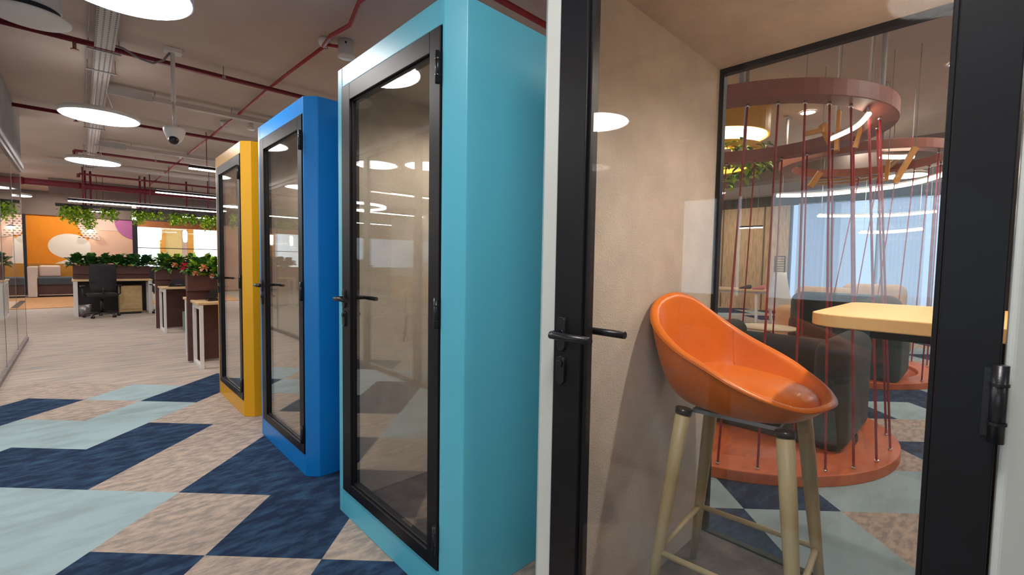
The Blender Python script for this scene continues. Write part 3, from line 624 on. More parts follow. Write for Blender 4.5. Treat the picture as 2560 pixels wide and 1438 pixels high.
# desk phones
for x, y, lb in ((1.24, 10.0, 'black desk phone on the middle bench desk'), (1.22, 6.55, 'black desk phone on the nearest bench desk')):
    t = thing('desk_phone', lb, 'phone', (x, y, .785), 'desk phones')
    b = bmnew(); prism(b, rounded_rect(x-.11, x+.13, y-.09, y+.09, (.01,)*4, 3), .786, .815); obj('base', b, blackp_m, t)
    b = bmnew(); box(b, x-.1, x-.05, y-.085, y+.085, .815, .842); obj('handset', b, blackp_m, t, bevel=.006)
    b = bmnew(); box(b, x, x+.09, y+.0, y+.07, .8155, .819); obj('display', b, mat('phone_display', (.30, .31, .28), .3, bump=(10, .01)), t)
    b = bmnew(); box(b, x-.06, x+.4, y+.1, y+.112, .786, .91); tag(obj('desk_divider', b, dark_m, loc=(x, y+.1, .786)), 'low dark divider behind the phone on the %s bench desk' % ('middle' if y > 8 else 'nearest'), 'divider')
# green paper bag
t = thing('paper_bag', 'pale green paper bag under the middle bench desk', 'bag', (1.42, 9.95, 0))
b = bmnew(); box(b, 1.33, 1.60, 9.9, 10.05, 0, .33); obj('body', b, mat('mint_paper', (.28, .42, .34), .8, noise=4, col2=(.25, .38, .31)), t, bevel=.004)
b = bmnew(); tube(b, [(1.40, 9.9, .33), (1.41, 9.88, .45), (1.46, 9.87, .50), (1.50, 9.88, .44), (1.51, 9.9, .33)], .005, 6); obj('handle', b, white_m, t)

# office chair
def office_chair():
    t = thing('office_chair', 'black mesh office chair with its back to the viewer at the furthest desk', 'office chair', (0, 0, 0), 'black office chairs')
    b = bmnew(); prism(b, rounded_rect(-.24, .24, -.23, .22, (.08,)*4), .45, .52); obj('seat', b, fabricdk_m, t, bevel=.02)
    b = bmnew(); nn = 8; pr = None
    for i in range(nn+1):
        z = .56+.58*i/nn; wv = .2+.03*math.sin(PI*i/nn)*.6; yy = -.25-.05*math.sin(PI*i/nn)*.3+(-.04*i/nn)
        q = [b.verts.new((-wv, yy+.03, z)), b.verts.new((-wv*.5, yy-.01, z)), b.verts.new((wv*.5, yy-.01, z)), b.verts.new((wv, yy+.03, z))]
        if pr:
            for a in range(3): b.faces.new((pr[a], pr[a+1], q[a+1], q[a]))
        pr = q
    obj('backrest', b, fabricdk_m, t, solid=.025, smooth=True)
    b = bmnew(); box(b, -.215, .215, -.285, -.262, .755, .775); obj('back_bar', b, grey_m if False else blackp_m, t)
    b = bmnew(); tube(b, [(0, -.25, .7), (0, -.27, .5), (0, -.1, .42), (0, 0, .42)], .02, 8); obj('back_post', b, blackp_m, t)
    for s_ in (-1, 1):
        b = bmnew(); tube(b, [(s_*.24, -.02, .46), (s_*.30, -.02, .5), (s_*.30, -.02, .66)], .014, 8); box(b, s_*.30-.035, s_*.30+.035, -.14, .11, .66, .685); obj('armrest', b, blackp_m, t)
    b = bmnew(); tube(b, [(0, 0, .1), (0, 0, .45)], [.035, .024], 12); obj('gas_column', b, blackp_m, t)
    for k in range(5):
        a = k*2*PI/5+.3; b = bmnew(); ex, ey = .29*math.cos(a), .29*math.sin(a)
        tube(b, [(0, 0, .12), (ex*.5, ey*.5, .10), (ex, ey, .075)], [.026, .02, .014], 8); lg = obj('base_arm', b, blackp_m, t)
        b = bmnew(); px, py = -math.sin(a), math.cos(a)
        for s_ in (-1, 1): tube(b, [(ex+px*.008*s_, ey+py*.008*s_, .028), (ex+px*.024*s_, ey+py*.024*s_, .028)], .028, 14)
        obj('caster', b, blackp_m, lg)
    return t
ch0 = office_chair(); ch0.location = (.33, 13.05, 0); ch0.rotation_euler = (0, 0, .08)
for x, y, rz, lb in ((1.75, 9.35, .5, 'black office chair half hidden behind the middle bench desk, aisle side'), (1.65, 11.6, PI, 'black office chair between the middle and furthest bench desks'), (1.5, 13.25, .3, 'black office chair at the right end of the furthest bench desk')):
    c = copy_tree(ch0); c.location = (x, y, 0); c.rotation_euler = (0, 0, rz); c['label'] = lb

# ---------------------------------------------------------------- planting
def leaf(bm, p, d, ln, wd, droop=.3, mi=0):
    d = d.normalized(); side = d.cross(Vector((0, 0, 1)))
    if side.length < .1: side = Vector((1, 0, 0))
    side.normalize(); a = p; b1 = p+d*ln*.35+Vector((0, 0, .02*ln)); b2 = p+d*ln*.7-Vector((0, 0, droop*ln*.2)); c = p+d*ln-Vector((0, 0, droop*ln*.6))
    up = side.cross(d)*wd*.18
    vs = [bm.verts.new(q) for q in (a, b1+side*wd*.5+up, b2+side*wd*.42+up, c, b2-side*wd*.42+up, b1-side*wd*.5+up, b1, b2)]
    for f in ((0, 6, 1), (6, 7, 2, 1), (7, 3, 2), (0, 5, 6), (6, 5, 4, 7), (7, 4, 3)): 
        ff = bm.faces.new([vs[i] for i in f]); ff.material_index = mi; ff.smooth = True
def bush(bm, c, rx, ry, rz, n, ln, wd, rnd, mats=3):
    for k in range(n):
        th2 = rnd.uniform(0, 2*PI); ph = rnd.uniform(.05, 1.45); rad = rnd.uniform(.35, 1)
        d = Vector((math.cos(th2)*math.sin(ph), math.sin(th2)*math.sin(ph), math.cos(ph)))
        p = Vector(c)+Vector((d.x*rx*rad*.7, d.y*ry*rad*.7, d.z*rz*rad*.75))
        d2 = (d+Vector((rnd.uniform(-.6, .6), rnd.uniform(-.6, .6), rnd.uniform(-.3, .3)))); s = rnd.uniform(.7, 1.25)
        leaf(bm, p, d2, ln*s, wd*s, rnd.uniform(.1, .7), rnd.choice((0, 0, 1) if mats == 2 else (0, 1, 1, 2) if mats == 3 else (1, 2, 2)))
rnd = random.Random(11)
def plant(x, y, z, label, rx=.16, rz=.2, n=90, ln=.10, wd=.075, group='leafy plants in the desk planters', mats=2, flowers=()):
    t = thing('planter_plant', label, 'plant', (x, y, z), group)
    b = bmnew(); bush(b, (x, y, z), rx, .1, rz, n, ln, wd, rnd, mats); obj('foliage', b, [leafdk, leafmd, leaflt], t, recalc=False)
    b = bmnew()
    for k in range(6): tube(b, [(x+rnd.uniform(-.03, .03), y, z-.0), (x+rnd.uniform(-rx*.6, rx*.6), y+rnd.uniform(-.05, .05), z+rz*.7)], .003, 5)
    obj('stems', b, leafmd, t)
    for fx_, fy_, fz_, r, m_ in flowers:
        b = bmnew()
        for ring_, (nn, rr2, tz) in enumerate(((6, 1.0, .15), (5, .72, .5), (4, .42, .9))):
            for k in range(nn):
                a = k*2*PI/nn+ring_*.5; d = Vector((math.cos(a), -.35, math.sin(a)*.9)).normalized()
                leaf(b, Vector((x+fx_, y+fy_-tz*r*.5, z+fz_)), d, r*rr2, r*.95*rr2, .1)
        obj('flower', b, m_, t, recalc=False)
    return t
posn = ['at the left end', 'second from the left', 'third from the left', 'fourth from the left', 'fifth from the left', 'at the right end']
for k in range(6): plant(-.05+k*.245, 13.88+rnd.uniform(-.02, .02), 1.07, 'broad leaved green plant %s of the furthest desk planter' % posn[k], rx=.18, rz=.30, n=95, ln=.14, wd=.115)
pn = ['at the aisle end', 'second from the aisle', 'third from the aisle', 'fourth from the aisle']
for k in range(4): plant(1.10+k*.22, 10.3, 1.07, 'green leafy plant %s of the middle desk planter' % pn[k], rx=.17, rz=.31, n=130, ln=.14, wd=.075, mats=3,
      flowers=[(-.08, -.19, .10, .06, rosepeach)] if k in (1,) else ([(-.15, -.20, .07, .10, rosered)] if k == 2 else ()))
for k in range(4): plant(1.04+k*.18, 6.76, 1.07, 'flowering green plant %s of the nearest desk planter' % pn[k], rx=.12, rz=.27, n=150, ln=.10, wd=.05, mats=3,
      flowers=[(.055, -.16, .115, .058, rosepeach), (-.03, -.16, .05, .04, rosepeach)] if k == 0 else ([(-.04, -.16, .02, .035, rosepeach)] if k == 1 else ()))
# hanging trough and trailing plants
t = thing('hanging_trough', 'long black trough hung from the ceiling carrying trailing plants', 'planter', (-.2, 14.3, 2.36))
b = bmnew(); box(b, -.35, 3.6, 14.2, 14.4, 2.40, 2.46); obj('trough', b, dark_m, t)
for x in (.1, 1.3, 2.5, 3.4): b = bmnew(); tube(b, [(x, 14.3, 2.46), (x, 14.3, CH)], .012, 8); obj('hanger', b, dred_m, t)
hp = [(-.12, 'at the left end of', 2), (.12, 'second from the left under', 2), (.52, 'third from the left under', 3), (1.08, 'fourth from the left under', 2), (1.38, 'fifth from the left under', 2), (1.80, 'sixth from the left under', 3), (2.12, 'seventh from the left under', 2), (2.52, 'eighth from the left under', 2), (2.95, 'ninth from the left under', 3), (3.35, 'last on the right under', 2)]
for k, (x, lb, cl) in enumerate(hp):
    t = thing('hanging_plant', 'lime green trailing plant %s the hanging trough' % lb, 'plant', (x, 14.25, 2.40), 'trailing plants under the hanging trough')
    b = bmnew(); nv = 30; dep = (.42, .55, .34, .40, .22, .36, .30, .42, .3, .4)[k]
    for v in range(nv):
        a = rnd.uniform(0, 2*PI); r0 = rnd.uniform(.03, .17); ln = dep*rnd.uniform(.45, 1.0); px = Vector((x+r0*math.cos(a), 14.25+.6*r0*math.sin(a), 2.42))
        for s_ in range(int(ln/.028)):
            q = px+Vector((.25*r0*math.cos(a)*s_*.05+rnd.uniform(-.012, .012), rnd.uniform(-.012, .012), -s_*.028))
            leaf(b, q, Vector((rnd.uniform(-1, 1), rnd.uniform(-1, 1), rnd.uniform(-.8, .1))), .06, .045, .5, rnd.choice((1, 2, 2, 2, 2)))
    obj('foliage', b, [leafdk, leafmd, leaflt], t, recalc=False)
    b = bmnew(); lathe(b, [(0, 0), (.07, 0), (.085, .1), (0, .1)], (x, 14.25, 2.355), 16); obj('pot', b, dark_m, t)
# trailing plants beyond the glass on the left
for k, (x, y) in enumerate(((-1.55, 14.2), (-1.2, 14.2))):
    t = thing('hanging_plant', ['trailing plant seen through the partition at the left edge', 'bright trailing plant seen through the partition by the two distant disc lamps'][k], 'plant', (x, y, 2.5), 'trailing plants beyond the partition')
    b = bmnew()
    for v in range(16):
        px = Vector((x+rnd.uniform(-.14, .14), y+rnd.uniform(-.08, .08), 2.55))
        for s_ in range(rnd.randint(6, 16)): leaf(b, px-Vector((0, 0, s_*.03)), Vector((rnd.uniform(-1, 1), rnd.uniform(-1, 1), -.3)), .06, .04, .5, rnd.choice((1, 2, 2)))
    obj('foliage', b, [leafdk, leafmd, leaflt], t, recalc=False)
    b = bmnew(); box(b, x-.18, x+.18, y-.09, y+.09, 2.52, 2.60); obj('trough', b, dark_m, t)
    b = bmnew(); tube(b, [(x, y, 2.6), (x, y, CH)], .006, 6); obj('cord', b, dark_m, t)

# ---------------------------------------------------------------- sofa, rug and shelf by the mural
t = thing('lounge_sofa', 'dark blue grey bench sofa with white end panel by the orange mural', 'sofa', (-.3, 20.6, 0))
b = bmnew(); box(b, -.95, 1.3, 20.1, 20.9, .38, .62); obj('seat', b, mat('slate_fabric', (.07, .09, .11), .8, noise=6, col2=(.06, .075, .095)), t, bevel=.04)
b = bmnew(); box(b, -.95, 1.3, 20.2, 20.9, .08, .38); obj('base', b, brown_m, t)
b = bmnew(); box(b, -1.15, -.95, 20.0, 20.95, .02, .95); obj('end_panel', b, mat('end_panel_cream', (.72, .62, .56), .6, noise=3, col2=(.68, .58, .52)), t, bevel=.02)
b = bmnew(); box(b, -.93, -.45, 20.65, 20.95, .62, .98); obj('back_cushion', b, pink_m, t, bevel=.05)
t = tag(obj('rug', (lambda b: (box(b, -1.7, 1.6, 15.9, 19.9, .002, .014, 0), [box(b, .02, 1.2, 16.3+k*.42, 16.5+k*.42, .0142, .016, 1) for k in range(6)], box(b, -.12, .0, 16.2, 18.7, .0142, .016, 2), b)[-1])(bmnew()), [mat('rug_orange', (.62, .33, .15), .95, noise=6, col2=(.56, .29, .13)), cream_m, dark_m], loc=(0, 17, 0)), 'orange rug with cream stripes in front of the sofa', 'rug')
t = thing('plant_shelf', 'dark framed shelf with plants standing left of the orange mural', 'shelf', (-1.75, 20.8, 0))
for z in (1.05, 1.5, 1.95, 2.4): b = bmnew(); box(b, -2.15, -1.45, 20.6, 20.95, z, z+.03); obj('shelf_board', b, mat('shelf_wood', (.35, .16, .06), .6, noise=4, col2=(.3, .13, .05)), t)
for x in (-2.15, -1.48): b = bmnew(); box(b, x, x+.03, 20.6, 20.95, 0, 2.6); obj('upright', b, dark_m, t)
for k, (z, lb) in enumerate(((1.08, 'bottom'), (1.53, 'middle'), (1.98, 'top'))):
    t = thing('potted_plant', 'bushy dark potted plant on the %s board of the shelf by the mural' % lb, 'plant', (-1.8, 20.78, z), 'potted plants on the shelf')
    b = bmnew(); lathe(b, [(0, 0), (.07, 0), (.09, .12), (0, .12)], (-1.8, 20.78, z), 16); obj('pot', b, cream_m, t)
    b = bmnew(); bush(b, (-1.8, 20.78, z+.12), .28, .15, .22, 60, .12, .06, rnd, 2); obj('foliage', b, [leafdk, leafmd, leaflt], t, recalc=False)
# sconce on the mural
t = thing('wall_lamp', 'small glowing wall lamp on the mural beside the hanging plants', 'lamp', (.30, 21.3, 2.15))
b = bmnew(); lathe(b, [(0, -.05), (.07, -.02), (.08, .03), (0, .06)], (.30, 21.25, 2.15), 16); obj('bulb', b, emis('bulb_glow', (1, .9, .75), 8), t)
b = bmnew(); tube(b, [(.30, 21.49, 2.25), (.30, 21.25, 2.22)], .01, 6); lathe(b, [(.02, .06), (.12, .05), (.02, .09)], (.30, 21.25, 2.16), 16); obj('arm', b, dark_m, t)

# ---------------------------------------------------------------- roped lounge nests behind the booths
def nest(cx, cy, k, dxy=(.22, -.02), zr=2.40, ru=1.06):
    nm = ['nearest behind the white booth', 'further away, partly behind the first'][k]
    t = thing('rope_nest', 'round terracotta platform with red ropes, %s' % nm, 'seating nest', (cx, cy, 0), 'roped seating nests')
    b = bmnew(); ringband(b, (cx, cy), 1.22, .98, 0, .07); obj('base_ring', b, rust_m, t, bevel=.006)
    b = bmnew(); lathe(b, [(0, .03), (.975, .03), (.975, 0)], (cx, cy, 0), 72); obj('base_floor', b, rust_m, t)
    ux, uy = cx+dxy[0], cy+dxy[1]
    b = bmnew(); ringband(b, (ux, uy), ru, ru-.16, zr, zr+.11); obj('suspended_ring', b, rustring_m, t, bevel=.004)
    for dg in (-157, -146, -136, -126, -115.5, -103.5, -88, -71, -61, -47, -33, -18, -4, 11, 27, 43, 60, 78, 97, 117, 138, 160, 181):
        if k == 1 and not -125 < dg < 20: continue
        a = math.radians(dg)
        p0 = (cx+1.165*math.cos(a), cy+1.165*math.sin(a), .07); p1 = (ux+(ru-.11)*math.cos(a), uy+(ru-.11)*math.sin(a), zr)
        b = bmnew(); tube(b, [p0, p1], .0072, 8); rp = obj('rope', b, rope_m, t)
        b = bmnew(); tube(b, [(p0[0], p0[1], .07), (p0[0], p0[1], .085)], .012, 8); tube(b, [(p1[0], p1[1], zr-.025), (p1[0], p1[1], zr)], .011, 8); obj('rope_clip', b, chrome_m, rp)
    for a in (.3, 1.9, 3.5, 5.1):
        b = bmnew(); x, y = ux+(ru-.08)*math.cos(a), uy+(ru-.08)*math.sin(a); tube(b, [(x, y, zr+.1), (x, y, CH)], .018, 8); box(b, x-.09, x+.09, y-.03, y+.03, CH-.02, CH); obj('ceiling_rod', b, grey_m, t)
nest(3.938, 1.566, 0); nest(7.2, 1.5, 1, dxy=(.30, -.28), zr=2.66, ru=.95)

def club_chair(cx, cy, rz, z0, label, wd=.95, dp=.85, back=.72, arm=.72, name='lounge_chair', m_=None):
    m_ = m_ or green_m
    t = thing(name, label, 'armchair', (0, 0, 0), None)
    def rbox(nm, x0, x1, y0, y1, z0_, z1_, bv):
        b = bmnew(); box(b, x0, x1, y0, y1, z0_, z1_); o = obj(nm, b, m_, t); md = o.modifiers.new('bevel', 'BEVEL'); md.width = bv; md.segments = 6; md.limit_method = 'ANGLE'
        for f in o.data.polygons: f.use_smooth = True
    h = wd/2
    # opens towards +x local
    rbox('seat', -dp/2+.16, dp/2-.04, -h+.20, h-.20, .0, .40, .05)
    rbox('backrest', -dp/2, -dp/2+.26, -h+.02, h-.02, .02, back, .125)
    rbox('arm', -dp/2+.04, dp/2, h-.22, h, .0, arm, .10); rbox('arm', -dp/2+.04, dp/2, -h, -h+.22, .0, arm, .10)
    t.location = (cx, cy, z0); t.rotation_euler = (0, 0, rz); return t
club_chair(4.17, 1.18, PI, .03, 'dark green tub armchair on the nearest terracotta platform', wd=1.15, dp=.95, back=.68, arm=.78)
club_chair(6.75, 1.15, 0, .035, 'dark green armchair with its high back turned, on the further terracotta platform', wd=1.1, dp=.9, back=.98, arm=.7)
club_chair(8.4, 1.85, PI-.2, .0, 'tan rounded armchair beyond the further ropes, left one', wd=.9, dp=.8, back=1.0, arm=.7, m_=mat('tan_fabric', (.66, .42, .25), .85, noise=8, col2=(.6, .38, .22)))
club_chair(9.3, 1.25, PI+.2, .0, 'tan rounded armchair beyond the further ropes, right one', wd=.9, dp=.8, back=1.05, arm=.7, m_=MATS['tan_fabric'])
t = thing('side_table', 'small round cream side table on an orange leg among the armchairs', 'table', (5.75, 1.72, 0))
b = bmnew(); lathe(b, [(0, 0), (.28, 0), (.30, .01), (.30, .022), (0, .025)], (5.72, 1.72, .60), 40); obj('table_top', b, mat('cream_laminate', (.78, .66, .46), .5, noise=3, col2=(.74, .62, .42)), t)
b = bmnew(); lathe(b, [(0, 0), (.16, 0), (.16, .012), (.03, .02), (.028, .6), (0, .6)], (5.72, 1.72, 0), 24); obj('leg', b, rust_m, t)

# white meeting table with shoes and a white swivel chair
t = thing('meeting_table', 'light wood table on white splayed legs in front of the wood panelled wall', 'table', (10.9, 3.8, 0))
b = bmnew(); box(b, 10.5, 11.5, 3.05, 4.7, .765, .80); obj('table_top', b, oak_m, t, bevel=.004)
for y in (3.45, 4.6):
    b = bmnew()
    for x0_, x1_ in ((10.62, 10.5), (11.38, 11.5)): bar(b, (x0_, y, .765), (x1_, y+(-.06 if y < 4 else .06), 0), .05, .05)
    bar(b, (10.62, y, .74), (11.38, y, .74), .05, .05); obj('leg_frame', b, white_m, t)
b = bmnew(); bar(b, (10.6, 3.45, .74), (10.6, 4.6, .74), .05, .05); obj('crossbar', b, white_m, t)
for y, mm, lb in ((3.78, mat('navy_shoe', (.03, .04, .10), .5, bump=(50, .1)), 'dark blue shoe on the meeting table'), (3.5, mat('pink_shoe', (.70, .22, .32), .5, bump=(50, .1)), 'pink shoe on the meeting table')):
    b = bmnew(); secs = []
    for u, wv, hv in ((0, .03, .10), (.06, .036, .11), (.12, .034, .085), (.18, .04, .055), (.24, .038, .04), (.28, .015, .02)):
        yy = y-.14+u
        secs.append([b.verts.new((10.9+wv*a, yy, .80+hv*c)) for a, c in ((-1, .02), (1, .02), (1, .5), (.6, 1), (-.6, 1), (-1, .5))])
    for A, C_ in zip(secs, secs[1:]):
        for k in range(6): b.faces.new((A[k], A[(k+1) % 6], C_[(k+1) % 6], C_[k]))
    b.faces.new(secs[0]); b.faces.new(secs[-1]); tag(obj('shoe', b, mm, subsurf=1, smooth=True, loc=(10.9, y, .80)), lb, 'shoe', 'shoes on the meeting table')
t = thing('swivel_chair', 'white shell swivel chair with mesh headrest beside the meeting table', 'office chair', (10.6, 2.95, 0))
b = bmnew(); n = 10; pr = None
for i in range(n+1):
    z = .45+.75*i/n; wv = .25*(1-.55*(i/n)); x = 10.45-.10*math.sin(i/n*2)
    q = [b.verts.new((x+.06, 2.95-wv, z)), b.verts.new((x, 2.95, z)), b.verts.new((x+.06, 2.95+wv, z))]
    if pr:
        for a in range(2): b.faces.new((pr[a], pr[a+1], q[a+1], q[a]))
    pr = q
obj('backrest', b, white_m, t, solid=.03, smooth=True)
b = bmnew(); prism(b, rounded_rect(10.4, 10.85, 2.72, 3.18, (.1,)*4), .44, .50); obj('seat', b, white_m, t)
b = bmnew(); tube(b, [(10.6, 2.95, .08), (10.6, 2.95, .44)], .03, 10)
for k in range(5): tube(b, [(10.6, 2.95, .1), (10.6+.3*math.cos(k*1.257), 2.95+.3*math.sin(k*1.257), .03)], .02, 8)
obj('base', b, grey_m, t)
b = bmnew()
for z in (1.22, 1.27, 1.32, 1.37, 1.42, 1.47, 1.52): tube(b, [(10.37, 2.86, z), (10.37, 3.04, z)], .008, 6)
tube(b, [(10.37, 2.86, 1.2), (10.37, 2.86, 1.53), (10.37, 3.04, 1.53), (10.37, 3.04, 1.2)], .014, 8); obj('headrest', b, dark_m, t)
t = thing('linear_pendant', 'short white linear pendant over the meeting table', 'ceiling light', (12, 3.85, 2.25))
b = bmnew(); box(b, 11.97, 12.03, 3.83, 4.35, 2.27, 2.31); obj('housing', b, dark_m, t)
b = bmnew(); box(b, 11.975, 12.025, 3.83, 4.35, 2.25, 2.269); obj('diffuser', b, line_e, t)
for y in (3.95, 4.23): b = bmnew(); tube(b, [(12, y, 2.31), (12, y, CH)], .004, 5); obj('cord', b, grey_m, t)

# curved tube lights and slat pendants
def smooth_pts(P, n=10):
    out = []
    for i in range(len(P)-1):
        p0 = Vector(P[max(i-1, 0)]); p1 = Vector(P[i]); p2 = Vector(P[i+1]); p3 = Vector(P[min(i+2, len(P)-1)])
        for k in range(n):
            u = k/n; out.append(.5*((2*p1)+(p2-p0)*u+(2*p0-5*p1+4*p2-p3)*u*u+(3*p1-p0-3*p2+p3)*u**3))
    out.append(Vector(P[-1])); return out
def tube_light(P, r, label, hang=True, mt=None):
    t = thing('curved_tube_light', label, 'ceiling light', P[0], 'curved tube lights over the lounge')
    b = bmnew(); q = smooth_pts(P); tube(b, q, r, 10); obj('diffuser', b, mt or tube_e, t)
    b = bmnew(); tube(b, [v+Vector((0, 0, r*1.5)) for v in q], r*.8, 6)
    for v in (q[2], q[-3]): tube(b, [v, (v.x, v.y, CH)], .005, 5)
    obj('housing', b, white_m, t)
tube_light([(9.23, 2.73, 2.6), (9.55, 2.13, 2.6), (9.42, 1.28, 2.6), (9.05, .77, 2.6), (8.38, .41, 2.6)], .026, 'long sweeping curved light across the lounge')
tube_light([(4.4, 0.926, 2.342), (4.15, 0.725, 2.342), (3.855, 0.605, 2.342)], .014, 'short curved light near the ring above the nearest ropes')
tube_light([(6.76, .93, 2.6), (6.90, .80, 2.6), (6.98, .66, 2.6)], .02, 'short glowing tube behind the orange slats')
tube_light([(9.8, 2.2, 2.25), (10.3, 1.9, 2.27), (11.0, 1.3, 2.3), (11.2, .7, 2.35)], .02, 'thin curved light low in front of the curtains')
tube_light([(11.8, 1.9, 2.05), (12.3, 1.45, 2.07), (12.4, .95, 2.12)], .02, 'lowest curved light in front of the curtains')
slat_m = mat('orange_slat', (.90, .42, .09), .5, noise=4, col2=(.7, .29, .05))
def slats(X, segs, label):
    t = thing('slat_pendant', label, 'pendant', (X, segs[0][0][0], segs[0][0][1]), 'orange slat pendants')
    for (a, b2), wd in [(s[:2], s[2]) for s in segs]:
        b = bmnew(); bar(b, (X, a[0], a[1]), (X+rnd.uniform(-.1, .1), b2[0], b2[1]), .03, wd); obj('slat', b, slat_m, t)
    b = bmnew()
    for s in segs[:3]: tube(b, [(X, s[0][0], s[0][1]), (X, s[0][0], CH)], .004, 5)
    obj('cord', b, grey_m, t)
slats(4.62, [((1.177, 2.472), (1.021, 2.472), 0.037), ((0.928, 2.614), (0.926, 2.286), 0.052), ((0.715, 2.659), (0.805, 2.294), 0.045), ((1.043, 2.532), (0.991, 2.383), 0.060)], 'orange wooden slats crossing near the curved light, upper cluster')
slats(5.7, [((0.531, 2.450), (0.655, 2.119), 0.046), ((0.724, 2.365), (0.732, 2.157), 0.046), ((1.279, 2.319), (1.356, 2.165), 0.054), ((1.001, 2.319), (0.986, 2.150), 0.046)], 'orange wooden slats lower and further, beside the long curved light')
# curved wooden band
t = thing('curved_wood_band', 'thin curved blond wood band under the ceiling beyond the slats', 'pendant', (8.3, 1.9, 2.62))
b = bmnew(); P = smooth_pts([(8.3, 1.95, 2.60), (8.55, 1.6, 2.62), (8.5, 1.2, 2.66), (8.0, .9, 2.78)])
for z in (0, .05): tube(b, [v+Vector((0, 0, z)) for v in P], .02, 6)
obj('band', b, oak_m, t)
b = bmnew(); tube(b, [P[4], (P[4].x, P[4].y, CH)], .006, 5); tube(b, [P[-5], (P[-5].x, P[-5].y, CH)], .006, 5); obj('cord', b, grey_m, t)
# yellow planted canopy light
yc = (6.3, 2.62)
yel = mat('amber_panel', (.85, .45, .05), .5, noise=3, col2=(.8, .4, .04))
t = thing('planted_canopy_light', 'yellow drum canopy light draped with green leaves beyond the rear glass', 'ceiling light', (yc[0], yc[1], 2.6))
b = bmnew(); ringband(b, yc, .62, .60, 3.02, CH, 48); obj('upper_drum', b, yel, t)
b = bmnew(); ringband(b, yc, .56, .44, 2.80, 2.88, 48); ringband(b, yc, .50, .38, 2.62, 2.68, 48); obj('hoop', b, yel, t)
b = bmnew(); lathe(b, [(0, 0), (.58, 0), (.58, .02), (0, .02)], (yc[0], yc[1], 3.03), 48); obj('diffuser', b, emis('canopy_glow', (1, .93, .75), 5), t)
b = bmnew()
for k in range(6): a = k*PI/3; tube(b, [(yc[0]+.5*math.cos(a), yc[1]+.5*math.sin(a), 2.64), (yc[0]+.5*math.cos(a), yc[1]+.5*math.sin(a), 3.05)], .006, 5)
obj('hanger', b, yel, t)
b = bmnew()
for k in range(700):
    a = rnd.uniform(0, 2*PI); r0 = rnd.uniform(.42, .62); z = rnd.choice((2.66, 2.84))+rnd.uniform(-.06, .05)
    if math.sin(a*3+1) > .6: z -= rnd.uniform(0, .22)
    leaf(b, Vector((yc[0]+r0*math.cos(a), yc[1]+r0*math.sin(a), z)), Vector((rnd.uniform(-1, 1), rnd.uniform(-1, 1), rnd.uniform(-.6, .3))), .11, .065, .4, rnd.choice((0, 1, 2, 2, 2)))
obj('foliage', b, [leafdk, leafmd, leaflt], t, recalc=False)
# lounge downlights; those by panelling and mural are added to brighten them
for x, y, lb in ((6.486, .30, 'round downlight at the top right of the rear glass'), (7.16, 1.787, 'round downlight inside the ring above the nearest ropes'), (9.45, 1.62, 'round downlight below the steep orange slat'), (12.5, 2.7, 'round downlight in front of the curtains'), (11.2, -.6, 'round downlight on the right beyond the booth'), (4.2, 3.6, 'round downlight in the lounge behind the teal booth'), (5.0, -1.6, 'round downlight in the lounge right of the nest'), (13.4, 5.4, 'added round downlight brightening the wood panelling'), (-.5, 20.3, 'added ceiling downlight brightening the mural, left one'), (.9, 20.3, 'added ceiling downlight brightening the mural, right one')):
    t = thing('ceiling_downlight', lb, 'ceiling light', (x, y, CH-.004), 'round downlights over the lounge')
    b = bmnew(); ringband(b, (x, y), .10, .085, CH-.012, CH, 24); obj('rim', b, white_m, t)
    b = bmnew(); lathe(b, [(0, 0), (.085, 0)], (x, y, CH-.006), 24); obj('diffuser', b, spot_s if (y > 19 or x > 13) else spot_e, t)
# disc lamps added only to brighten the lounge and its ceiling
for x, y, lb in ((4.4, -.95, 'added disc fill lamp over the lounge right of the booths'), (7.4, -.95, 'added disc fill lamp over the far right of the lounge'), (3.8, 5.2, 'added disc fill lamp over the lounge behind the blue booth'), (7.6, 5.2, 'added disc fill lamp over the far left of the lounge'), (11.6, 1.2, 'added disc fill lamp before the curtains')):
    disc_light(x, y, 3.1, .335, lb, 'disc pendants over the lounge')

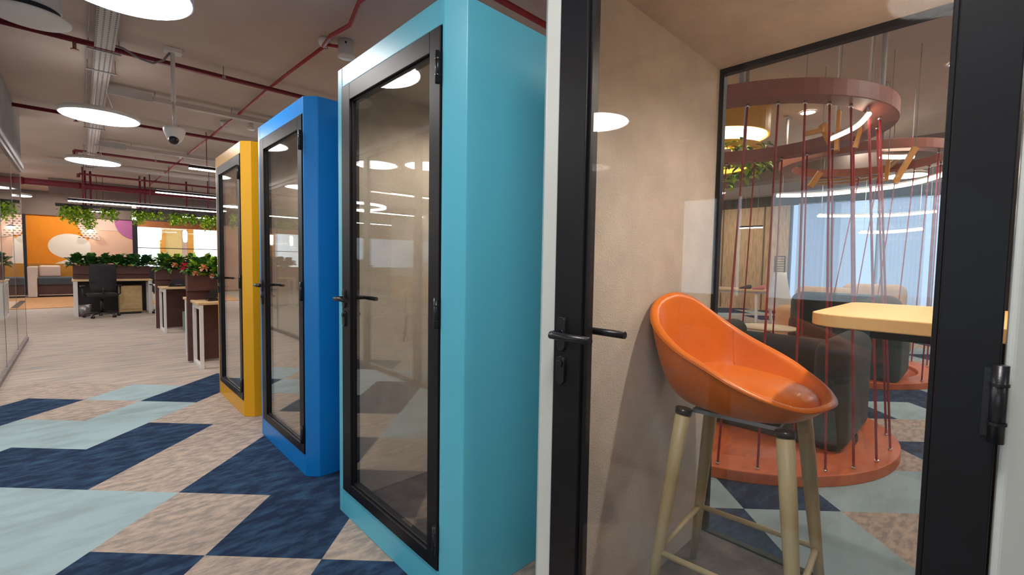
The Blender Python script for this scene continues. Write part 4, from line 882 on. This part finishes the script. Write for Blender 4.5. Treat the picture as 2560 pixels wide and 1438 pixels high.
# ---------------------------------------------------------------- room beyond the partition (seen in the booth glass)
t = thing('meeting_table', 'round pale table in the glazed room on the left', 'table', (-2.9, 6.0, 0))
b = bmnew(); lathe(b, [(0, 0), (.6, 0), (.6, .03), (0, .03)], (-2.9, 6.0, .74), 40); obj('table_top', b, white_m, t)
b = bmnew(); lathe(b, [(0, 0), (.3, 0), (.3, .015), (.04, .03), (.04, .74), (0, .74)], (-2.9, 6.0, 0), 24); obj('pedestal', b, white_m, t)
first = None
for k in range(4):
    a = k*PI/2+.6; x, y = -2.9+.95*math.cos(a), 6.0+.95*math.sin(a)
    lb = ['pale shell chair at the round table, on its far side', 'pale shell chair at the round table, on its left side', 'pale shell chair at the round table, on the partition side', 'pale shell chair at the round table, on its near side'][k]
    if first is None:
        t = first = thing('shell_chair', lb, 'chair', (0, 0, 0), 'shell chairs at the round table')
        b = bmnew(); prism(b, rounded_rect(-.22, .22, -.22, .22, (.08,)*4), .43, .46); obj('seat', b, mat('chair_blond', (.62, .48, .32), .6, noise=3, col2=(.58, .44, .29)), t, bevel=.01)
        b = bmnew(); box(b, .19, .22, -.2, .2, .46, .82); obj('backrest', b, MATS['chair_blond'], t, bevel=.01)
        for sx in (-1, 1):
            for sy in (-1, 1): b = bmnew(); tube(b, [(sx*.17, sy*.17, .43), (sx*.21, sy*.21, 0)], .013, 8); obj('leg', b, black_m, t)
        c = t
    else: c = copy_tree(first)
    c.location = (x, y, 0); c.rotation_euler = (0, 0, a); c['label'] = lb
for y, z, r, lb in ((11.2+1.6, 1.8, .2, 'furthest'), (4.75, 1.78, .16, 'nearest')):
    b = bmnew(); n = 40; lo = []; hi = []
    for k in range(n): a = 2*PI*k/n; lo.append(b.verts.new((-6.0, y+r*math.cos(a), z+r*math.sin(a)))); hi.append(b.verts.new((-5.97, y+r*math.cos(a), z+r*math.sin(a))))
    b.faces.new(lo); b.faces.new(hi)
    for k in range(n): b.faces.new((lo[k], lo[(k+1) % n], hi[(k+1) % n], hi[k]))
    tag(obj('wood_disc', b, oak_m, loc=(-5.985, y, z)), 'round wooden disc on the white divider, %s one' % lb, 'wall decoration', 'wooden discs on the divider')
b = bmnew(); box(b, -6.1, -6.001, 3.9, 7.5, .8, 2.7); box(b, -6.1, -6.001, 11.8, 14.5, .8, 2.75); struct('wall_left.002', b, mat('divider_white', (.75, .80, .84), .7, noise=2, col2=(.72, .77, .81)))
b = bmnew(); box(b, -6.1, -6.001, 3.9, 7.5, 0, .8); box(b, -6.1, -6.001, 11.8, 14.5, 0, .8); struct('wall_left.003', b, oak_m)
